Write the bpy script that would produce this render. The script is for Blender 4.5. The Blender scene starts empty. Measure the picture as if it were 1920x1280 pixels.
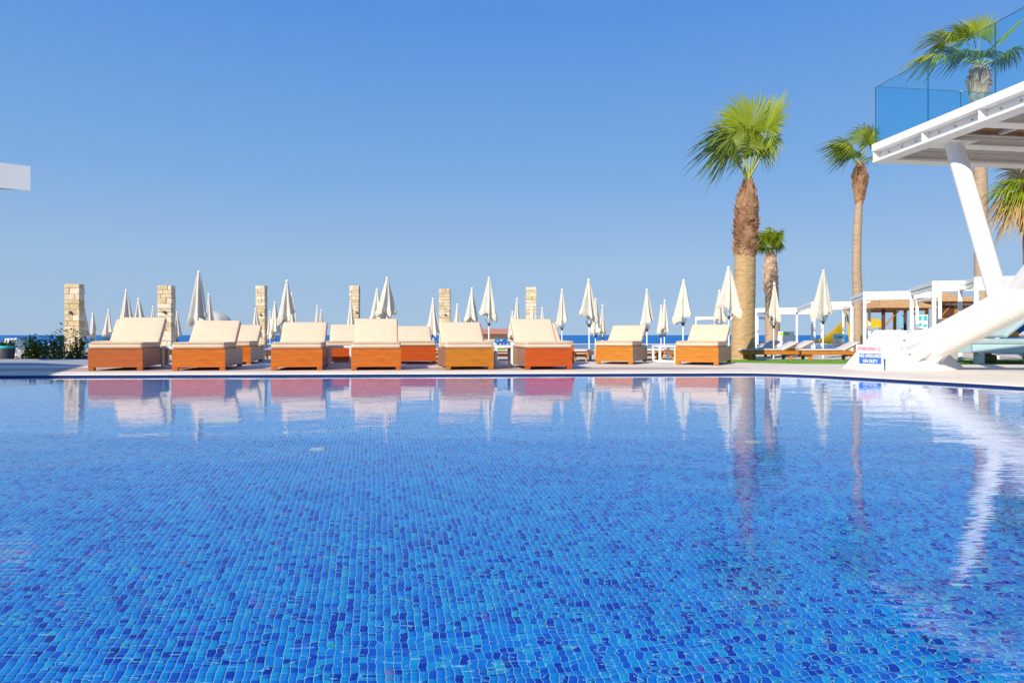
import bpy, bmesh, math, random
import numpy as np
from mathutils import Vector, Matrix, noise
from mathutils.geometry import tessellate_polygon

sc = bpy.context.scene
COL = sc.collection
R = math.radians
PI = math.pi

# ------------------------------------------------------------------ camera
EYE, HZ, FPX = 0.615, 628.0, 1280.0
cam = bpy.data.objects.new('camera', bpy.data.cameras.new('camera'))
COL.objects.link(cam)
cam.location = (0, 0, EYE)
cam.rotation_euler = (PI / 2, 0, 0)
cam.data.sensor_width = 36.0
cam.data.lens = 24.0
cam.data.shift_y = -12 / 1920
cam.data.clip_start = 0.05
cam.data.clip_end = 40000
sc.camera = cam

# ------------------------------------------------------------------ sky and sun
SUN_EL = R(31.5)
SUN_H = Vector((-0.58, -0.815)).normalized()
world = bpy.data.worlds.new('World')
sc.world = world
world.use_nodes = True
wn, wl = world.node_tree.nodes, world.node_tree.links
sky = wn.new('ShaderNodeTexSky')
sky.sky_type = 'NISHITA'
sky.sun_disc = False
sky.sun_elevation = SUN_EL
sky.sun_rotation = math.atan2(SUN_H.x, SUN_H.y) % (2 * PI)
sky.altitude = 3000
sky.air_density = 1.0
sky.dust_density = 0.2
sky.ozone_density = 5.0
tc = wn.new('ShaderNodeTexCoord')
sp = wn.new('ShaderNodeSeparateXYZ')
wl.new(tc.outputs['Generated'], sp.inputs[0])
ramp = wn.new('ShaderNodeValToRGB')
el = ramp.color_ramp.elements
SKYC = [(0.0, (0.370, 0.510, 0.700)), (0.10, (0.345, 0.520, 0.750)), (0.22, (0.215, 0.430, 0.780)),
        (0.43, (0.105, 0.300, 0.760)), (1.0, (0.050, 0.185, 0.600))]
el[0].position, el[0].color = SKYC[0][0], (*SKYC[0][1], 1)
el[1].position, el[1].color = SKYC[-1][0], (*SKYC[-1][1], 1)
for p_, c_ in SKYC[1:-1]:
    e_ = el.new(p_)
    e_.color = (*c_, 1)
wl.new(sp.outputs['Z'], ramp.inputs[0])
gain = wn.new('ShaderNodeVectorMath')
gain.operation = 'SCALE'
gain.inputs['Scale'].default_value = 8.7
wl.new(ramp.outputs[0], gain.inputs[0])
mixs = wn.new('ShaderNodeMix')
mixs.data_type = 'RGBA'
mixs.inputs[0].default_value = 0.92
wl.new(sky.outputs[0], mixs.inputs[6])
wl.new(gain.outputs[0], mixs.inputs[7])
wl.new(mixs.outputs[2], wn['Background'].inputs[0])
wn['Background'].inputs[1].default_value = 0.1

sun = bpy.data.objects.new('sun', bpy.data.lights.new('sun', 'SUN'))
COL.objects.link(sun)
sun.data.energy = 5.0
sun.data.angle = R(0.5)
sun.data.color = (1.0, 0.93, 0.80)
sun.data.cycles.is_caustics_light = True
sun.rotation_euler = Vector((-SUN_H.x * math.cos(SUN_EL), -SUN_H.y * math.cos(SUN_EL), -math.sin(SUN_EL))).to_track_quat('-Z', 'Y').to_euler()

sc.view_settings.view_transform = 'Standard'
sc.view_settings.look = 'None'
sc.view_settings.exposure = 0.2
sc.view_settings.gamma = 1.0
sc.view_settings.use_curve_mapping = False
sc.cycles.use_denoising = True
sc.cycles.max_bounces = 10
sc.cycles.transparent_max_bounces = 24
sc.cycles.caustics_refractive = True
sc.cycles.caustics_reflective = False
sc.cycles.sample_clamp_indirect = 6.0


# ------------------------------------------------------------------ helpers
def at(px, py, Y):
    return Vector(((px - 960) / FPX * Y, Y, EYE - (py - HZ) / FPX * Y))


def onz(px, py, z):
    return at(px, py, (EYE - z) * FPX / (py - HZ))


def mat(name, col=(.5, .5, .5), rough=.6, var=0.0, vscale=8.0, stretch=(1, 1, 1), bump=0.0, bscale=40.0,
        spec=.35, transl=0.0, col2=None, metal=0.0, world_space=False):
    m = bpy.data.materials.new(name)
    m.use_nodes = True
    n, l = m.node_tree.nodes, m.node_tree.links
    b = n['Principled BSDF']
    b.inputs['Roughness'].default_value = rough
    b.inputs['Specular IOR Level'].default_value = spec
    b.inputs['Metallic'].default_value = metal
    b.inputs['Base Color'].default_value = (*col, 1)
    if world_space:
        g = n.new('ShaderNodeNewGeometry')
        co = g.outputs['Position']
    else:
        t = n.new('ShaderNodeTexCoord')
        co = t.outputs['Object']
    mp = n.new('ShaderNodeMapping')
    mp.inputs['Scale'].default_value = stretch
    l.new(co, mp.inputs[0])
    csock = None
    if var > 0 or col2:
        t2 = n.new('ShaderNodeTexNoise')
        t2.inputs['Scale'].default_value = vscale
        t2.inputs['Detail'].default_value = 5
        t2.inputs['Roughness'].default_value = .6
        l.new(mp.outputs[0], t2.inputs[0])
        r = n.new('ShaderNodeValToRGB')
        e = r.color_ramp.elements
        e[0].position, e[1].position = .32, .68
        if col2:
            e[0].color, e[1].color = (*col, 1), (*col2, 1)
        else:
            e[0].color = (*[c * (1 - var) for c in col], 1)
            e[1].color = (*[min(1, c * (1 + var)) for c in col], 1)
        l.new(t2.outputs['Fac'], r.inputs[0])
        csock = r.outputs[0]
        l.new(csock, b.inputs['Base Color'])
    if bump > 0:
        t3 = n.new('ShaderNodeTexNoise')
        t3.inputs['Scale'].default_value = bscale
        t3.inputs['Detail'].default_value = 4
        l.new(mp.outputs[0], t3.inputs[0])
        bm_ = n.new('ShaderNodeBump')
        bm_.inputs['Strength'].default_value = bump
        bm_.inputs['Distance'].default_value = .02
        l.new(t3.outputs['Fac'], bm_.inputs['Height'])
        l.new(bm_.outputs[0], b.inputs['Normal'])
    if transl > 0:
        tr = n.new('ShaderNodeBsdfTranslucent')
        tr.inputs['Color'].default_value = (*col, 1)
        if csock:
            l.new(csock, tr.inputs['Color'])
        mx = n.new('ShaderNodeMixShader')
        mx.inputs[0].default_value = transl
        l.new(b.outputs[0], mx.inputs[1])
        l.new(tr.outputs[0], mx.inputs[2])
        l.new(mx.outputs[0], n['Material Output'].inputs[0])
    return m


class MB:
    """collects geometry for one mesh object"""

    def __init__(s):
        s.v, s.f, s.mi, s.cur = [], [], [], 0

    def add(s, vs, fs):
        o = len(s.v)
        s.v.extend([tuple(p) for p in vs])
        s.f.extend([tuple(o + i for i in f) for f in fs])
        s.mi.extend([s.cur] * len(fs))
        return s

    def box(s, c, d, ch=0.0, rot=None):
        hx, hy, hz = d[0] / 2, d[1] / 2, d[2] / 2
        if ch <= 0:
            vs = [Vector((x, y, z)) for x in (-hx, hx) for y in (-hy, hy) for z in (-hz, hz)]
            fs = [(0, 1, 3, 2), (4, 6, 7, 5), (0, 4, 5, 1), (2, 3, 7, 6), (0, 2, 6, 4), (1, 5, 7, 3)]
        else:
            ch = min(ch, hx * .9, hy * .9, hz * .9)
            vs, idx = [], {}
            for sx in (-1, 1):
                for sy in (-1, 1):
                    for sz in (-1, 1):
                        for ax in range(3):
                            p = [hx - ch, hy - ch, hz - ch]
                            p[ax] = (hx, hy, hz)[ax]
                            idx[(sx, sy, sz, ax)] = len(vs)
                            vs.append(Vector((p[0] * sx, p[1] * sy, p[2] * sz)))
            fs = []
            for ax in range(3):
                o1, o2 = [a for a in range(3) if a != ax]
                for sg in (-1, 1):
                    q = []
                    for a, b in ((-1, -1), (1, -1), (1, 1), (-1, 1)):
                        k = [0, 0, 0]
                        k[ax], k[o1], k[o2] = sg, a, b
                        q.append(idx[(*k, ax)])
                    flip = (sg == 1) == (ax == 1)
                    fs.append(tuple(reversed(q)) if flip else tuple(q))
            for ax in range(3):
                o1, o2 = [a for a in range(3) if a != ax]
                for a in (-1, 1):
                    for b in (-1, 1):
                        k0, k1 = [0] * 3, [0] * 3
                        k0[ax], k1[ax] = -1, 1
                        k0[o1] = k1[o1] = a
                        k0[o2] = k1[o2] = b
                        fs.append((idx[(*k0, o1)], idx[(*k1, o1)], idx[(*k1, o2)], idx[(*k0, o2)]))
            for sx in (-1, 1):
                for sy in (-1, 1):
                    for sz in (-1, 1):
                        fs.append(tuple(idx[(sx, sy, sz, a)] for a in range(3)))
        c = Vector(c)
        if rot is not None:
            vs = [rot @ p for p in vs]
        return s.add([c + p for p in vs], fs)

    def bar(s, p, q, w, h, ch=0.0, up=Vector((0, 0, 1))):
        p, q = Vector(p), Vector(q)
        d = (q - p)
        L = d.length
        y = d.normalized()
        x = y.cross(up)
        if x.length < 1e-4:
            x = y.cross(Vector((0, 1, 0)))
        x.normalize()
        z = x.cross(y)
        M = Matrix((x, y, z)).transposed()
        return s.box((p + q) / 2, (w, L, h), ch, M)

    def tube(s, pts, rads, n=12, cap=True):
        pts = [Vector(p) for p in pts]
        if not hasattr(rads, '__len__'):
            rads = [rads] * len(pts)
        vs = []
        ref = None
        for i, p in enumerate(pts):
            t = (pts[min(i + 1, len(pts) - 1)] - pts[max(i - 1, 0)]).normalized()
            if ref is None:
                ref = t.orthogonal().normalized()
            ref = (ref - t * ref.dot(t)).normalized()
            b = t.cross(ref)
            for k in range(n):
                a = 2 * PI * k / n
                vs.append(p + (ref * math.cos(a) + b * math.sin(a)) * rads[i])
        fs = []
        for i in range(len(pts) - 1):
            for k in range(n):
                k2 = (k + 1) % n
                fs.append((i * n + k, i * n + k2, (i + 1) * n + k2, (i + 1) * n + k))
        if cap:
            fs.append(tuple(reversed(range(n))))
            fs.append(tuple((len(pts) - 1) * n + k for k in range(n)))
        return s.add(vs, fs)

    def lathe(s, prof, c=(0, 0, 0), n=16):
        return s.tube([(c[0], c[1], c[2] + z) for r, z in prof], [max(r, 1e-4) for r, z in prof], n)

    def prism(s, loop, vec):
        n = len(loop)
        a = [Vector(p) for p in loop]
        b = [p + Vector(vec) for p in a]
        fs = [tuple(range(n)), tuple(reversed(range(n, 2 * n)))]
        for i in range(n):
            j = (i + 1) % n
            fs.append((j, i, n + i, n + j))
        return s.add(a + b, fs)

    def rbox(s, c, d, r, seg=3, rot=None, puff=0.0):
        bm = bmesh.new()
        bmesh.ops.create_cube(bm, size=1)
        for v in bm.verts:
            v.co = Vector((v.co.x * d[0], v.co.y * d[1], v.co.z * d[2]))
        if puff:
            bmesh.ops.subdivide_edges(bm, edges=bm.edges[:], cuts=5, use_grid_fill=True)
            for v in bm.verts:
                u = [1 - (2 * abs(v.co[i]) / d[i]) ** 2 for i in range(3)]
                ax = min(range(3), key=lambda i: d[i])
                k = u[(ax + 1) % 3] * u[(ax + 2) % 3]
                v.co[ax] += math.copysign(puff * max(0, k) ** .5, v.co[ax]) if abs(v.co[ax]) > d[ax] * .45 else 0
        ed = [e for e in bm.edges if len(e.link_faces) == 2 and e.calc_face_angle(0) > 1.0]
        bmesh.ops.bevel(bm, geom=ed, offset=r, segments=seg, affect='EDGES', profile=.5)
        bm.verts.index_update()
        c = Vector(c)
        vs = [c + ((rot @ v.co) if rot is not None else v.co) for v in bm.verts]
        fs = [tuple(v.index for v in f.verts) for f in bm.faces]
        bm.free()
        return s.add(vs, fs)

    def build(s, name, m, parent=None, world=False, angle=35, kind=None, recalc=True):
        me = bpy.data.meshes.new(name)
        vs = s.v
        if world and parent is not None:
            o = Vector((0, 0, 0))
            q = parent
            while q is not None:
                o += q.location
                q = q.parent
            vs = [(p[0] - o.x, p[1] - o.y, p[2] - o.z) for p in vs]
        me.from_pydata(vs, [], s.f)
        ms = m if isinstance(m, (list, tuple)) else [m]
        for x in ms:
            me.materials.append(x)
        if len(ms) > 1:
            me.polygons.foreach_set('material_index', s.mi)
        if recalc:
            bm = bmesh.new()
            bm.from_mesh(me)
            bmesh.ops.recalc_face_normals(bm, faces=bm.faces)
            bm.to_mesh(me)
            bm.free()
        if angle:
            me.shade_smooth()
            me.set_sharp_from_angle(angle=R(angle))
        ob = bpy.data.objects.new(name, me)
        COL.objects.link(ob)
        if parent is not None:
            ob.parent = parent
        if kind:
            ob['kind'] = kind
        return ob


def tag(o, label, cat, group=None):
    o['label'], o['category'] = label, cat
    if group:
        o['group'] = group
    return o


def thing(name, label, cat, loc, rz=0.0, group=None):
    o = bpy.data.objects.new(name, None)
    COL.objects.link(o)
    o.empty_display_size = .2
    o.location = loc
    o.rotation_euler = (0, 0, rz)
    return tag(o, label, cat, group)


def fast_mesh(name, verts, quads, m, smooth=True):
    me = bpy.data.meshes.new(name)
    nq = len(quads)
    me.vertices.add(len(verts))
    me.vertices.foreach_set('co', np.ascontiguousarray(verts, dtype=np.float32).ravel())
    me.loops.add(nq * 4)
    me.loops.foreach_set('vertex_index', np.ascontiguousarray(quads, dtype=np.int32).ravel())
    me.polygons.add(nq)
    me.polygons.foreach_set('loop_start', np.arange(0, nq * 4, 4, dtype=np.int32))
    me.polygons.foreach_set('loop_total', np.full(nq, 4, dtype=np.int32))
    me.update(calc_edges=True)
    me.validate()
    if smooth:
        me.shade_smooth()
    me.materials.append(m)
    o = bpy.data.objects.new(name, me)
    COL.objects.link(o)
    return o


# ------------------------------------------------------------------ materials
WHITE = mat('white_paint', (.80, .785, .75), .45, var=.03, vscale=3)
WHITE_RENDER = mat('white_render', (.74, .72, .68), .8, var=.07, vscale=2.5, bump=.15, bscale=60)
STONE_PALE = mat('pale_limestone', (.76, .66, .54), .6, var=.08, vscale=1.3, bump=.08, bscale=30, world_space=True)
STONE_GREY = mat('grey_paving', (.36, .37, .38), .7, var=.08, vscale=1.5, bump=.1, bscale=40, world_space=True)
DECK_TAN = mat('tan_composite', (.50, .36, .27), .65, var=.12, vscale=6, stretch=(.4, 3, 1), world_space=True)
SAND = mat('sandy_paving', (.60, .52, .42), .9, var=.1, vscale=.8, bump=.3, bscale=8, world_space=True)
PATH_BLUE = mat('blue_grey_path', (.16, .27, .38), .7, var=.1, vscale=1, world_space=True)
GRASS = mat('grass_green', (.13, .30, .03), .7, col2=(.22, .42, .05), vscale=5, world_space=True, transl=.2)
BAND = mat('dark_blue_tile_band', (.022, .032, .13), .3, var=.4, vscale=60, world_space=True)
WOODS = {
    'amber': mat('amber_teak', (.42, .092, .007), .38, col2=(.58, .160, .013), vscale=6, stretch=(.7, .7, 7), bump=.1, bscale=20),
    'red': mat('reddish_teak', (.40, .060, .006), .38, col2=(.54, .092, .009), vscale=5, stretch=(.7, .7, 9), bump=.1, bscale=20),
    'gold': mat('golden_teak', (.38, .125, .007), .38, col2=(.54, .195, .014), vscale=5, stretch=(.7, .7, 9), bump=.1, bscale=20),
    'brown': mat('brown_teak', (.34, .080, .015), .38, col2=(.44, .115, .022), vscale=5, stretch=(.7, .7, 9), bump=.1, bscale=20),
}
SLAT_WOOD = mat('slat_wood', (.48, .15, .015), .5, col2=(.60, .22, .03), vscale=6, stretch=(1, 6, 6))
HUT_WOOD = mat('hut_wood', (.36, .15, .04), .7, col2=(.50, .24, .07), vscale=5, stretch=(5, 5, .6), bump=.2)
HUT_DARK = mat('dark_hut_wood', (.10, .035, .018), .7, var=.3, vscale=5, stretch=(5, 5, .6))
THATCH = mat('weathered_thatch', (.46, .24, .09), .9, col2=(.70, .46, .24), vscale=7, stretch=(6, 1, 1), bump=.5)
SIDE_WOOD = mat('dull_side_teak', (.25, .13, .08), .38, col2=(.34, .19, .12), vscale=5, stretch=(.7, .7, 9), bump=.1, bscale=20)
CREAM = mat('cream_cushion', (.74, .55, .38), .85, var=.03, vscale=6, bump=.22, bscale=9, spec=.1)
CREAM_SEAM = mat('cream_piping', (.60, .45, .31), .85, spec=.1)
CLOTH = mat('offwhite_parasol_cloth', (.74, .69, .60), .9, var=.06, vscale=4, bump=.12, bscale=14, spec=.1, transl=.22)
POLE = mat('white_pole', (.72, .74, .76), .35)
DARK = mat('dark_metal', (.06, .06, .07), .5)
GREYM = mat('grey_metal', (.36, .38, .40), .45)
STEEL = mat('steel_bolt', (.45, .45, .44), .35, metal=.6)
STONES = [mat('tan_stone_%s' % w, a, .9, col2=b, vscale=9, bump=.9, bscale=18)
          for w, a, b in (('warm', (.52, .40, .24), (.66, .55, .38)), ('pale', (.60, .50, .35), (.70, .62, .48)),
                          ('ochre', (.48, .35, .18), (.60, .48, .30)))]
MORTAR = mat('mortar', (.55, .44, .28), .95)
TRUNK = mat('palm_trunk_bark', (.40, .25, .12), .9, col2=(.56, .38, .20), vscale=6, stretch=(1, 1, 5), bump=.6, bscale=14)
TRUNK_G = mat('grey_palm_bark', (.36, .25, .16), .9, col2=(.50, .37, .25), vscale=6, stretch=(1, 1, 5), bump=.6, bscale=14)
BOOT = mat('palm_leaf_base', (.19, .08, .035), .85, col2=(.47, .28, .16), vscale=3.2, bump=.4)
BOOT_G = mat('grey_palm_leaf_base', (.42, .27, .17), .85, col2=(.68, .50, .36), vscale=3.2, bump=.3)
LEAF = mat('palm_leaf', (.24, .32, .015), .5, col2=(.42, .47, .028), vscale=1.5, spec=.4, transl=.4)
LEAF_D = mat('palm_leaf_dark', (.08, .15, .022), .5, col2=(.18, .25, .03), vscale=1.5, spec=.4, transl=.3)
LEAF_DRY = mat('dry_palm_leaf', (.42, .26, .09), .8, col2=(.60, .42, .17), vscale=2, transl=.2)
STALK = mat('palm_stalk', (.36, .38, .09), .5, var=.2, vscale=4)
BUSH_L = mat('shrub_leaf', (.08, .17, .025), .5, col2=(.24, .36, .045), vscale=3, transl=.25)
BUSH_D = mat('dark_shrub_leaf', (.045, .10, .025), .5, col2=(.15, .24, .045), vscale=3, transl=.2)
STEM = mat('shrub_stem', (.16, .11, .06), .8)
YELLOW = mat('yellow_canvas', (.92, .60, .02), .8, var=.05, vscale=2, transl=.3)
TERRA = mat('terracotta_tile', (.50, .20, .13), .8, var=.15, vscale=6)
BEIGE = mat('beige_render', (.55, .42, .28), .85)
BLUE = mat('bright_blue_plastic', (.01, .16, .55), .4)
BLUE_L = mat('light_blue_plastic', (.18, .55, .75), .5)
TURQ = mat('turquoise_paint', (.05, .50, .52), .5)
LIME = mat('lime_fabric', (.32, .62, .05), .8)
ORANGE = mat('orange_fabric', (.75, .28, .06), .8)
SIGNRED = mat('sign_red', (.72, .05, .04), .5)
SIGNBLUE = mat('sign_blue', (.03, .14, .72), .5)
SIGNBOARD = mat('sign_board', (.66, .68, .76), .4)
SIGNGREY = mat('sign_grey', (.45, .45, .47), .6)
MATTRESS = mat('white_mattress', (.58, .55, .51), .85, var=.04, vscale=5)
SOFFIT = mat('soffit_board', (.42, .26, .15), .6, var=.2, vscale=5, stretch=(.6, 6, 1))
PLATE = mat('pale_drain_plate', (.55, .80, .80), .4)


def glass_mat():
    m = bpy.data.materials.new('blue_tinted_glass')
    m.use_nodes = True
    n, l = m.node_tree.nodes, m.node_tree.links
    n.remove(n['Principled BSDF'])
    t = n.new('ShaderNodeBsdfTransparent')
    t.inputs[0].default_value = (.80, .95, .985, 1)
    g = n.new('ShaderNodeBsdfGlossy')
    g.inputs['Roughness'].default_value = .02
    g.inputs['Color'].default_value = (.9, .95, 1, 1)
    lw = n.new('ShaderNodeLayerWeight')
    lw.inputs['Blend'].default_value = .5
    pw_ = n.new('ShaderNodeMath')
    pw_.operation = 'POWER'
    pw_.inputs[1].default_value = 5
    l.new(lw.outputs['Facing'], pw_.inputs[0])
    ml = n.new('ShaderNodeMath')
    ml.operation = 'MULTIPLY_ADD'
    ml.inputs[1].default_value = .96
    ml.inputs[2].default_value = .04
    l.new(pw_.outputs[0], ml.inputs[0])
    mx = n.new('ShaderNodeMixShader')
    l.new(ml.outputs[0], mx.inputs[0])
    l.new(t.outputs[0], mx.inputs[1])
    l.new(g.outputs[0], mx.inputs[2])
    l.new(mx.outputs[0], n['Material Output'].inputs[0])
    return m


GLASS = glass_mat()
GLASS_EDGE = mat('glass_edge', (.03, .12, .18), .2)

PITCH, TROT = 0.0275, -R(11.3)      # mosaic pitch and turn of the grid


def tile_mat(with_grout, wall=False):
    m = bpy.data.materials.new('pool_mosaic_with_grout' if with_grout else 'pool_mosaic')
    m.use_nodes = True
    n, l = m.node_tree.nodes, m.node_tree.links
    b = n['Principled BSDF']
    b.inputs['Roughness'].default_value = .7
    b.inputs['Specular IOR Level'].default_value = .1
    g = n.new('ShaderNodeNewGeometry')
    mp = n.new('ShaderNodeMapping')
    mp.inputs['Rotation'].default_value = (0, 0, TROT)
    mp.inputs['Scale'].default_value = (1 / PITCH,) * 3
    l.new(g.outputs['Position'], mp.inputs[0])
    s2 = n.new('ShaderNodeVectorMath')
    s2.operation = 'MULTIPLY'
    s2.inputs[1].default_value = (1, 1, 0)
    if wall:                                          # upright: run along the wall and down
        mp.inputs['Rotation'].default_value = (0, 0, 0)
        q_ = n.new('ShaderNodeSeparateXYZ')
        l.new(mp.outputs[0], q_.inputs[0])
        d_ = n.new('ShaderNodeMath')
        d_.operation = 'SUBTRACT'
        l.new(q_.outputs['X'], d_.inputs[0])
        l.new(q_.outputs['Y'], d_.inputs[1])
        k_ = n.new('ShaderNodeCombineXYZ')
        l.new(d_.outputs[0], k_.inputs['X'])
        l.new(q_.outputs['Z'], k_.inputs['Y'])
        l.new(k_.outputs[0], s2.inputs[0])
    else:
        l.new(mp.outputs[0], s2.inputs[0])
    fl = n.new('ShaderNodeVectorMath')
    fl.operation = 'FLOOR'
    l.new(s2.outputs[0], fl.inputs[0])
    w = n.new('ShaderNodeTexWhiteNoise')
    w.noise_dimensions = '2D'
    l.new(fl.outputs[0], w.inputs['Vector'])
    cr = n.new('ShaderNodeValToRGB')
    cr.color_ramp.interpolation = 'CONSTANT'
    cols = [(0, (0, .045, .60)), (.11, (0, .13, .80)), (.28, (0, .275, .95)), (.52, (0, .35, .97)), (.80, (0, .42, .97)),
            (.93, (.01, .49, .97)), (.976, (.02, .56, .88)), (.985, (.14, .15, .82)), (.990, (.24, .22, .60)), (.993, (.05, .46, .60)),
            (.995, (0, .03, .42))]
    e = cr.color_ramp.elements
    e[0].position, e[0].color = 0, (*cols[0][1], 1)
    e[1].position, e[1].color = cols[1][0], (*cols[1][1], 1)
    for p, c in cols[2:]:
        q = e.new(p)
        q.color = (*c, 1)
    l.new(w.outputs['Value'], cr.inputs[0])
    out = cr.outputs[0]
    if with_grout:
        fr = n.new('ShaderNodeVectorMath')
        fr.operation = 'FRACTION'
        l.new(s2.outputs[0], fr.inputs[0])
        sx = n.new('ShaderNodeSeparateXYZ')
        l.new(fr.outputs[0], sx.inputs[0])
        h = []
        for k in (0, 1):
            q = n.new('ShaderNodeMath')
            q.operation = 'LESS_THAN'
            q.inputs[1].default_value = .135
            l.new(sx.outputs[k], q.inputs[0])
            h.append(q)
        mxm = n.new('ShaderNodeMath')
        mxm.operation = 'MAXIMUM'
        l.new(h[0].outputs[0], mxm.inputs[0])
        l.new(h[1].outputs[0], mxm.inputs[1])
        mx = n.new('ShaderNodeMix')
        mx.data_type = 'RGBA'
        l.new(mxm.outputs[0], mx.inputs[0])
        l.new(out, mx.inputs[6])
        mx.inputs[7].default_value = (.29, .78, .96, 1)
        out = mx.outputs[2]
    l.new(out, b.inputs['Base Color'])
    return m


TILE, TILE_G, TILE_W = tile_mat(False), tile_mat(True), tile_mat(True, True)
GROUT = mat('pale_grout', (.29, .78, .96), .8)


def water_mat():
    m = bpy.data.materials.new('pool_water')
    m.use_nodes = True
    n, l = m.node_tree.nodes, m.node_tree.links
    n.remove(n['Principled BSDF'])
    g = n.new('ShaderNodeBsdfGlass')
    g.inputs['IOR'].default_value = 1.333
    g.inputs['Roughness'].default_value = 0.0
    l.new(g.outputs[0], n['Material Output'].inputs[0])
    ge = n.new('ShaderNodeNewGeometry')
    total = None
    for sx, sy, det, wgt, off in ((6.5, 22, 1.0, 1.0, 0), (15, 46, 0.0, .5, 7.3), (3.2, 6.5, 0.0, 1.0, 3.1)):
        mp = n.new('ShaderNodeMapping')
        mp.inputs['Scale'].default_value = (sx, sy, 1)
        mp.inputs['Location'].default_value = (off, off, 0)
        mp.inputs['Rotation'].default_value = (0, 0, R(off - 4))
        l.new(ge.outputs['Position'], mp.inputs[0])
        t = n.new('ShaderNodeTexNoise')
        t.noise_dimensions = '2D'
        t.inputs['Scale'].default_value = 1.0
        t.inputs['Detail'].default_value = det
        l.new(mp.outputs[0], t.inputs['Vector'])
        q = n.new('ShaderNodeMath')
        q.operation = 'MULTIPLY_ADD'
        q.inputs[1].default_value = wgt
        l.new(t.outputs['Fac'], q.inputs[0])
        if total is None:
            q.inputs[2].default_value = 0
        else:
            l.new(total, q.inputs[2])
        total = q.outputs[0]
    sp_ = n.new('ShaderNodeSeparateXYZ')
    l.new(ge.outputs['Position'], sp_.inputs[0])
    mr = n.new('ShaderNodeMapRange')                 # calmer in the lee of the far edge
    mr.interpolation_type = 'SMOOTHSTEP'
    for k, v in enumerate((3.0, 8.5, RIP, RIP * .33)):
        mr.inputs[1 + k].default_value = v
    l.new(sp_.outputs['Y'], mr.inputs[0])
    hm = n.new('ShaderNodeMath')
    hm.operation = 'MULTIPLY'
    l.new(total, hm.inputs[0])
    l.new(mr.outputs[0], hm.inputs[1])
    bp = n.new('ShaderNodeBump')
    bp.inputs['Strength'].default_value = 1.0
    bp.inputs['Distance'].default_value = 1.0
    l.new(hm.outputs[0], bp.inputs['Height'])
    l.new(bp.outputs[0], g.inputs['Normal'])
    return m


RIP = .00054
WATER = water_mat()


def sea_mat():
    m = mat('sea_water', (.004, .125, .38), .45, col2=(.008, .175, .46), vscale=.02, stretch=(.15, 1, 1), spec=.12, world_space=True)
    n, l = m.node_tree.nodes, m.node_tree.links
    g = n.new('ShaderNodeNewGeometry')
    mp = n.new('ShaderNodeMapping')
    mp.inputs['Scale'].default_value = (.12, .4, 1)
    l.new(g.outputs['Position'], mp.inputs[0])
    t = n.new('ShaderNodeTexNoise')
    t.inputs['Scale'].default_value = 1.0
    t.inputs['Detail'].default_value = 6
    l.new(mp.outputs[0], t.inputs[0])
    b = n.new('ShaderNodeBump')
    b.inputs['Strength'].default_value = .6
    b.inputs['Distance'].default_value = .6
    l.new(t.outputs['Fac'], b.inputs['Height'])
    l.new(b.outputs[0], n['Principled BSDF'].inputs['Normal'])
    return m


SEA = sea_mat()
#@@SETTING
# ------------------------------------------------------------------ setting
Z_DECK, Z_LOW, DEPTH = 0.05, -0.15, -1.1
POOL = [(-13.5, 9.30), (-7.26, 9.68), (0, 10.08), (3.2, 10.27), (3.6, 10.26), (3.86, 10.18), (4.12, 10.0), (4.41, 9.70), (4.74, 9.22), (5.03, 8.71), (5.38, 8.12),
        (5.69, 7.55), (6.0, 6.9), (6.3, 6.1), (6.6, 5.0), (6.8, 3.6), (6.9, 2.0), (6.95, -3.5), (-13.5, -3.5)]


def structure(o):
    o['kind'] = 'structure'
    return o


def slab(name, outer, hole, ztop, zbot, m):
    """flat slab with an optional hole"""
    loops = [[Vector((x, y, 0)) for x, y in outer]]
    if hole:
        loops.append([Vector((x, y, 0)) for x, y in reversed(hole)])
    flat = [p for lp in loops for p in lp]
    tris = tessellate_polygon(loops)
    mb = MB()
    n = len(flat)
    mb.add([(p.x, p.y, ztop) for p in flat] + [(p.x, p.y, zbot) for p in flat], [tuple(t) for t in tris])
    o = 0
    for lp in loops:
        k = len(lp)
        mb.f.extend([(o + i, o + (i + 1) % k, n + o + (i + 1) % k, n + o + i) for i in range(k)])
        mb.mi.extend([0] * k)
        o += k
    return structure(mb.build(name, m, angle=None))


def offset_poly(poly, d, idx):
    """points of an open run of the pool edge pushed outwards by d"""
    out = []
    for i in idx:
        p = Vector(poly[i])
        a = Vector(poly[max(i - 1, 0)])
        b = Vector(poly[i + 1])
        t = (b - a).normalized()
        out.append(p + Vector((-t.y, t.x)) * d)
    return out


run = list(range(0, 18))
cop_out = offset_poly(POOL, .80, run)
cop_in = [Vector(POOL[i]) for i in run]
TERR = [(-13.5, 16.0), (-6.9, 16.0), (-6.6, 14.9), (0, 14.6), (4.4, 14.2), (5.6, 13.4), (14, 12.7), (14, -9), (-24, -9), (-24, 16.0)]
hole_terr = [(p.x, p.y) for p in offset_poly(POOL, .795, run)] + [(6.95, -4.3), (-13.5, -4.3)]
slab('terrace_paving', TERR, hole_terr, Z_DECK, -.40, STONE_PALE)
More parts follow.
